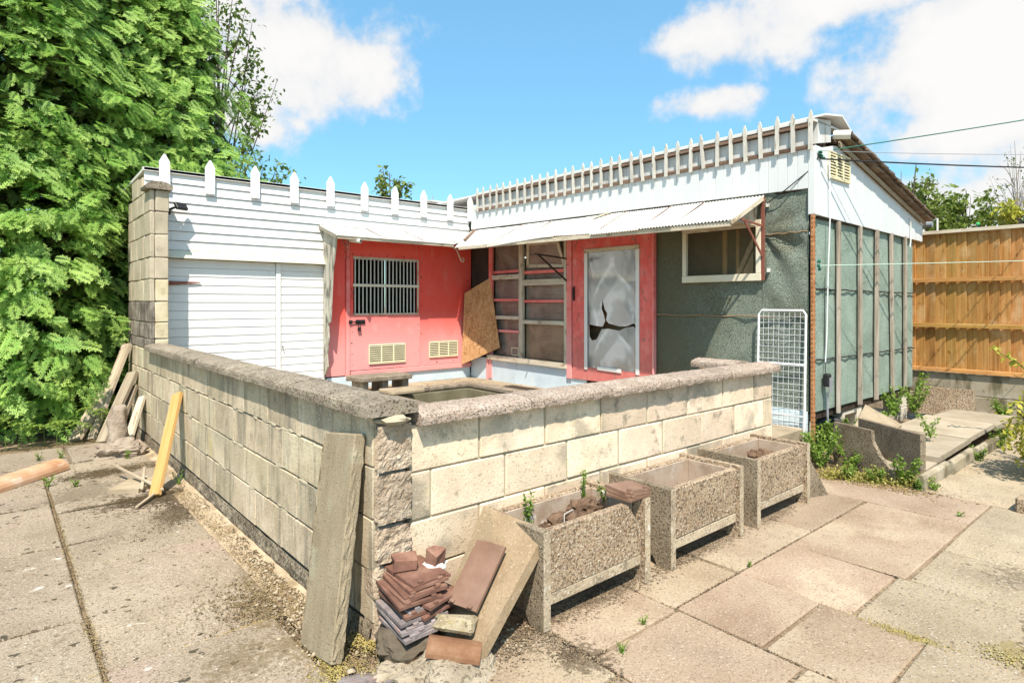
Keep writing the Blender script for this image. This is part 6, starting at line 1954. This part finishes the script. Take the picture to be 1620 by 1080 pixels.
# ------------------------------------------------------------------ debris (uncountable): moss, grit, fallen litter
def litter(name, spots, m, seed, size=(.004, .014), flat=.35, at=(0, 0, 0), dense=1.0):
    rg = np.random.default_rng(seed)
    OV = np.array([[1, 0, 0], [-1, 0, 0], [0, 1, 0], [0, -1, 0], [0, 0, 1], [0, 0, -.6]], float)
    OF = np.array([(0, 2, 4), (2, 1, 4), (1, 3, 4), (3, 0, 4), (2, 0, 5), (1, 2, 5), (3, 1, 5), (0, 3, 5)])
    P = []
    for (x, y, z, sx, sy, n, rot) in spots:
        n = int(n * dense)
        q = rg.normal(0, 1, (n, 2)) * np.array([sx, sy])
        q += .12 * np.array([sx, sy]) * np.sin(q[:, ::-1] / np.array([sy, sx]) * 7 + np.array([1.0, 2.5]))
        c, s = math.cos(rot), math.sin(rot)
        P.append(np.stack([x + q[:, 0] * c - q[:, 1] * s, y + q[:, 0] * s + q[:, 1] * c, np.full(n, z)], 1))
    P = np.concatenate(P)
    n = len(P)
    S = rg.uniform(size[0], size[1], n) * rg.uniform(.6, 1.2, n)
    sc = np.stack([rg.uniform(.6, 1.8, n), rg.uniform(.6, 1.4, n), np.full(n, flat)], 1)
    a = rg.uniform(0, 6.28, n)
    V = OV[None] * sc[:, None, :] * (1 + rg.normal(0, .25, (n, 6, 1)))
    V = np.stack([V[..., 0] * np.cos(a)[:, None] - V[..., 1] * np.sin(a)[:, None], V[..., 0] * np.sin(a)[:, None] + V[..., 1] * np.cos(a)[:, None], V[..., 2]], -1)
    V = V * S[:, None, None] + P[:, None, :]
    F = (OF[None] + (np.arange(n) * 6)[:, None, None]).reshape(-1, 3)
    np_obj(name, V.reshape(-1, 3), F, m, None, at, kind='stuff')


g0 = GZ + .002
litter('dark_moss', [(-.45, 4.25, g0, .30, .09, 2000, .15), (-.40, 3.15, g0, .20, .08, 1300, .3), (-.25, 2.65, g0, .10, .18, 700, 0), (-.75, 3.6, g0, .25, .25, 350, 0), (-.30, .8, g0, .10, .16, 500, 0), (-.08, 1.2, g0, .03, .5, 900, 0), (-.5, .35, g0, .25, .14, 350, 0),
                     (-.6, 2.0, g0, .35, .6, 90, 0), (-.98, 2.5, g0, .008, 1.4, 220, 0), (-.45, 2.3, g0, .2, .06, 160, .4), (-.25, .15, g0, .10, .25, 700, 0), (-1.2, 1.2, g0, .3, .8, 50, 0), (-.05, 3.0, g0, .015, 1.2, 900, 0)], m_moss, 1, (.0015, .0055), dense=1.5)
litter('straw_moss', [(-.16, 2.0, g0, .03, 1.2, 1500, 0), (-.14, .6, g0, .06, .4, 1500, 0), (-.36, .75, g0, .13, .16, 900, .5), (-.8, 5.85, g0, .5, .10, 2600, 0), (-.98, 2.6, g0, .009, 1.3, 600, 0), (-.5, .52, g0, .45, .012, 500, .12), (-.22, -.02, g0, .10, .16, 1800, 0),
                      (-.45, 4.3, g0, .25, .10, 700, 0), (-.12, 3.1, g0, .05, .3, 500, 0), (-.98, .7, g0, .015, .3, 350, 0)], m_moss2, 2, (.0015, .0055), dense=1.4)
litter('yellow_moss', [(-.06, -.38, -.05, .09, .08, 1800, 0), (-.22, -.12, -.08, .05, .10, 700, 0), (1.78, -1.62, .002, .02, .09, 260, 0), (1.9, -1.95, .002, .04, .05, 160, 0), (-.02, .03, -.07, .04, .06, 450, 0)], m_lichen, 3, (.0015, .0055), dense=2.0)
litter('planter_litter', [(.95, -.50, .002, .26, .05, 1500, 0), (1.9, -.50, .002, .24, .035, 900, 0), (2.9, -.50, .002, .24, .035, 800, 0), (.55, -.78, .0, .05, .09, 600, 0), (.62, -.62, 0, .05, .10, 600, 0), (.40, -.50, .0, .10, .08, 900, 0), (1.9, -.8, -.004, .6, .004, 260, 0), (1.2, -1.1, -.004, .004, .25, 140, 0),
                          (2.42, -1.4, -.004, .004, .35, 160, 0), (3.67, -1.1, -.004, .005, .4, 200, 0), (4.25, -.55, .0, .08, .30, 1100, 0), (4.45, -.9, .0, .1, .1, 400, 0)], m_soil, 4, (.0015, .006), dense=1.8)
litter('straw_litter', [(4.30, -.55, .004, .09, .26, 1500, 0), (4.2, -.75, .002, .06, .16, 700, 0), (4.75, -.15, .004, .2, .15, 600, 0)], m_moss2, 9, (.004, .014), .4)
litter('pale_rubble', [(-.12, .9, g0, .04, .5, 150, 0), (-.2, .3, g0, .08, .25, 110, 0), (-.08, -.30, -.06, .12, .10, 120, 0), (4.3, -.75, 0, .12, .12, 60, 0), (.35, -.45, 0, .12, .1, 60, 0)], m_conc, 6, (.004, .014), .6)
litter('yard_litter', [(3.3, 5.2, FZ + .003, .6, .15, 350, 0), (4.3, 4.6, FZ + .003, .2, .5, 300, 0)], m_moss, 7, (.002, .01))
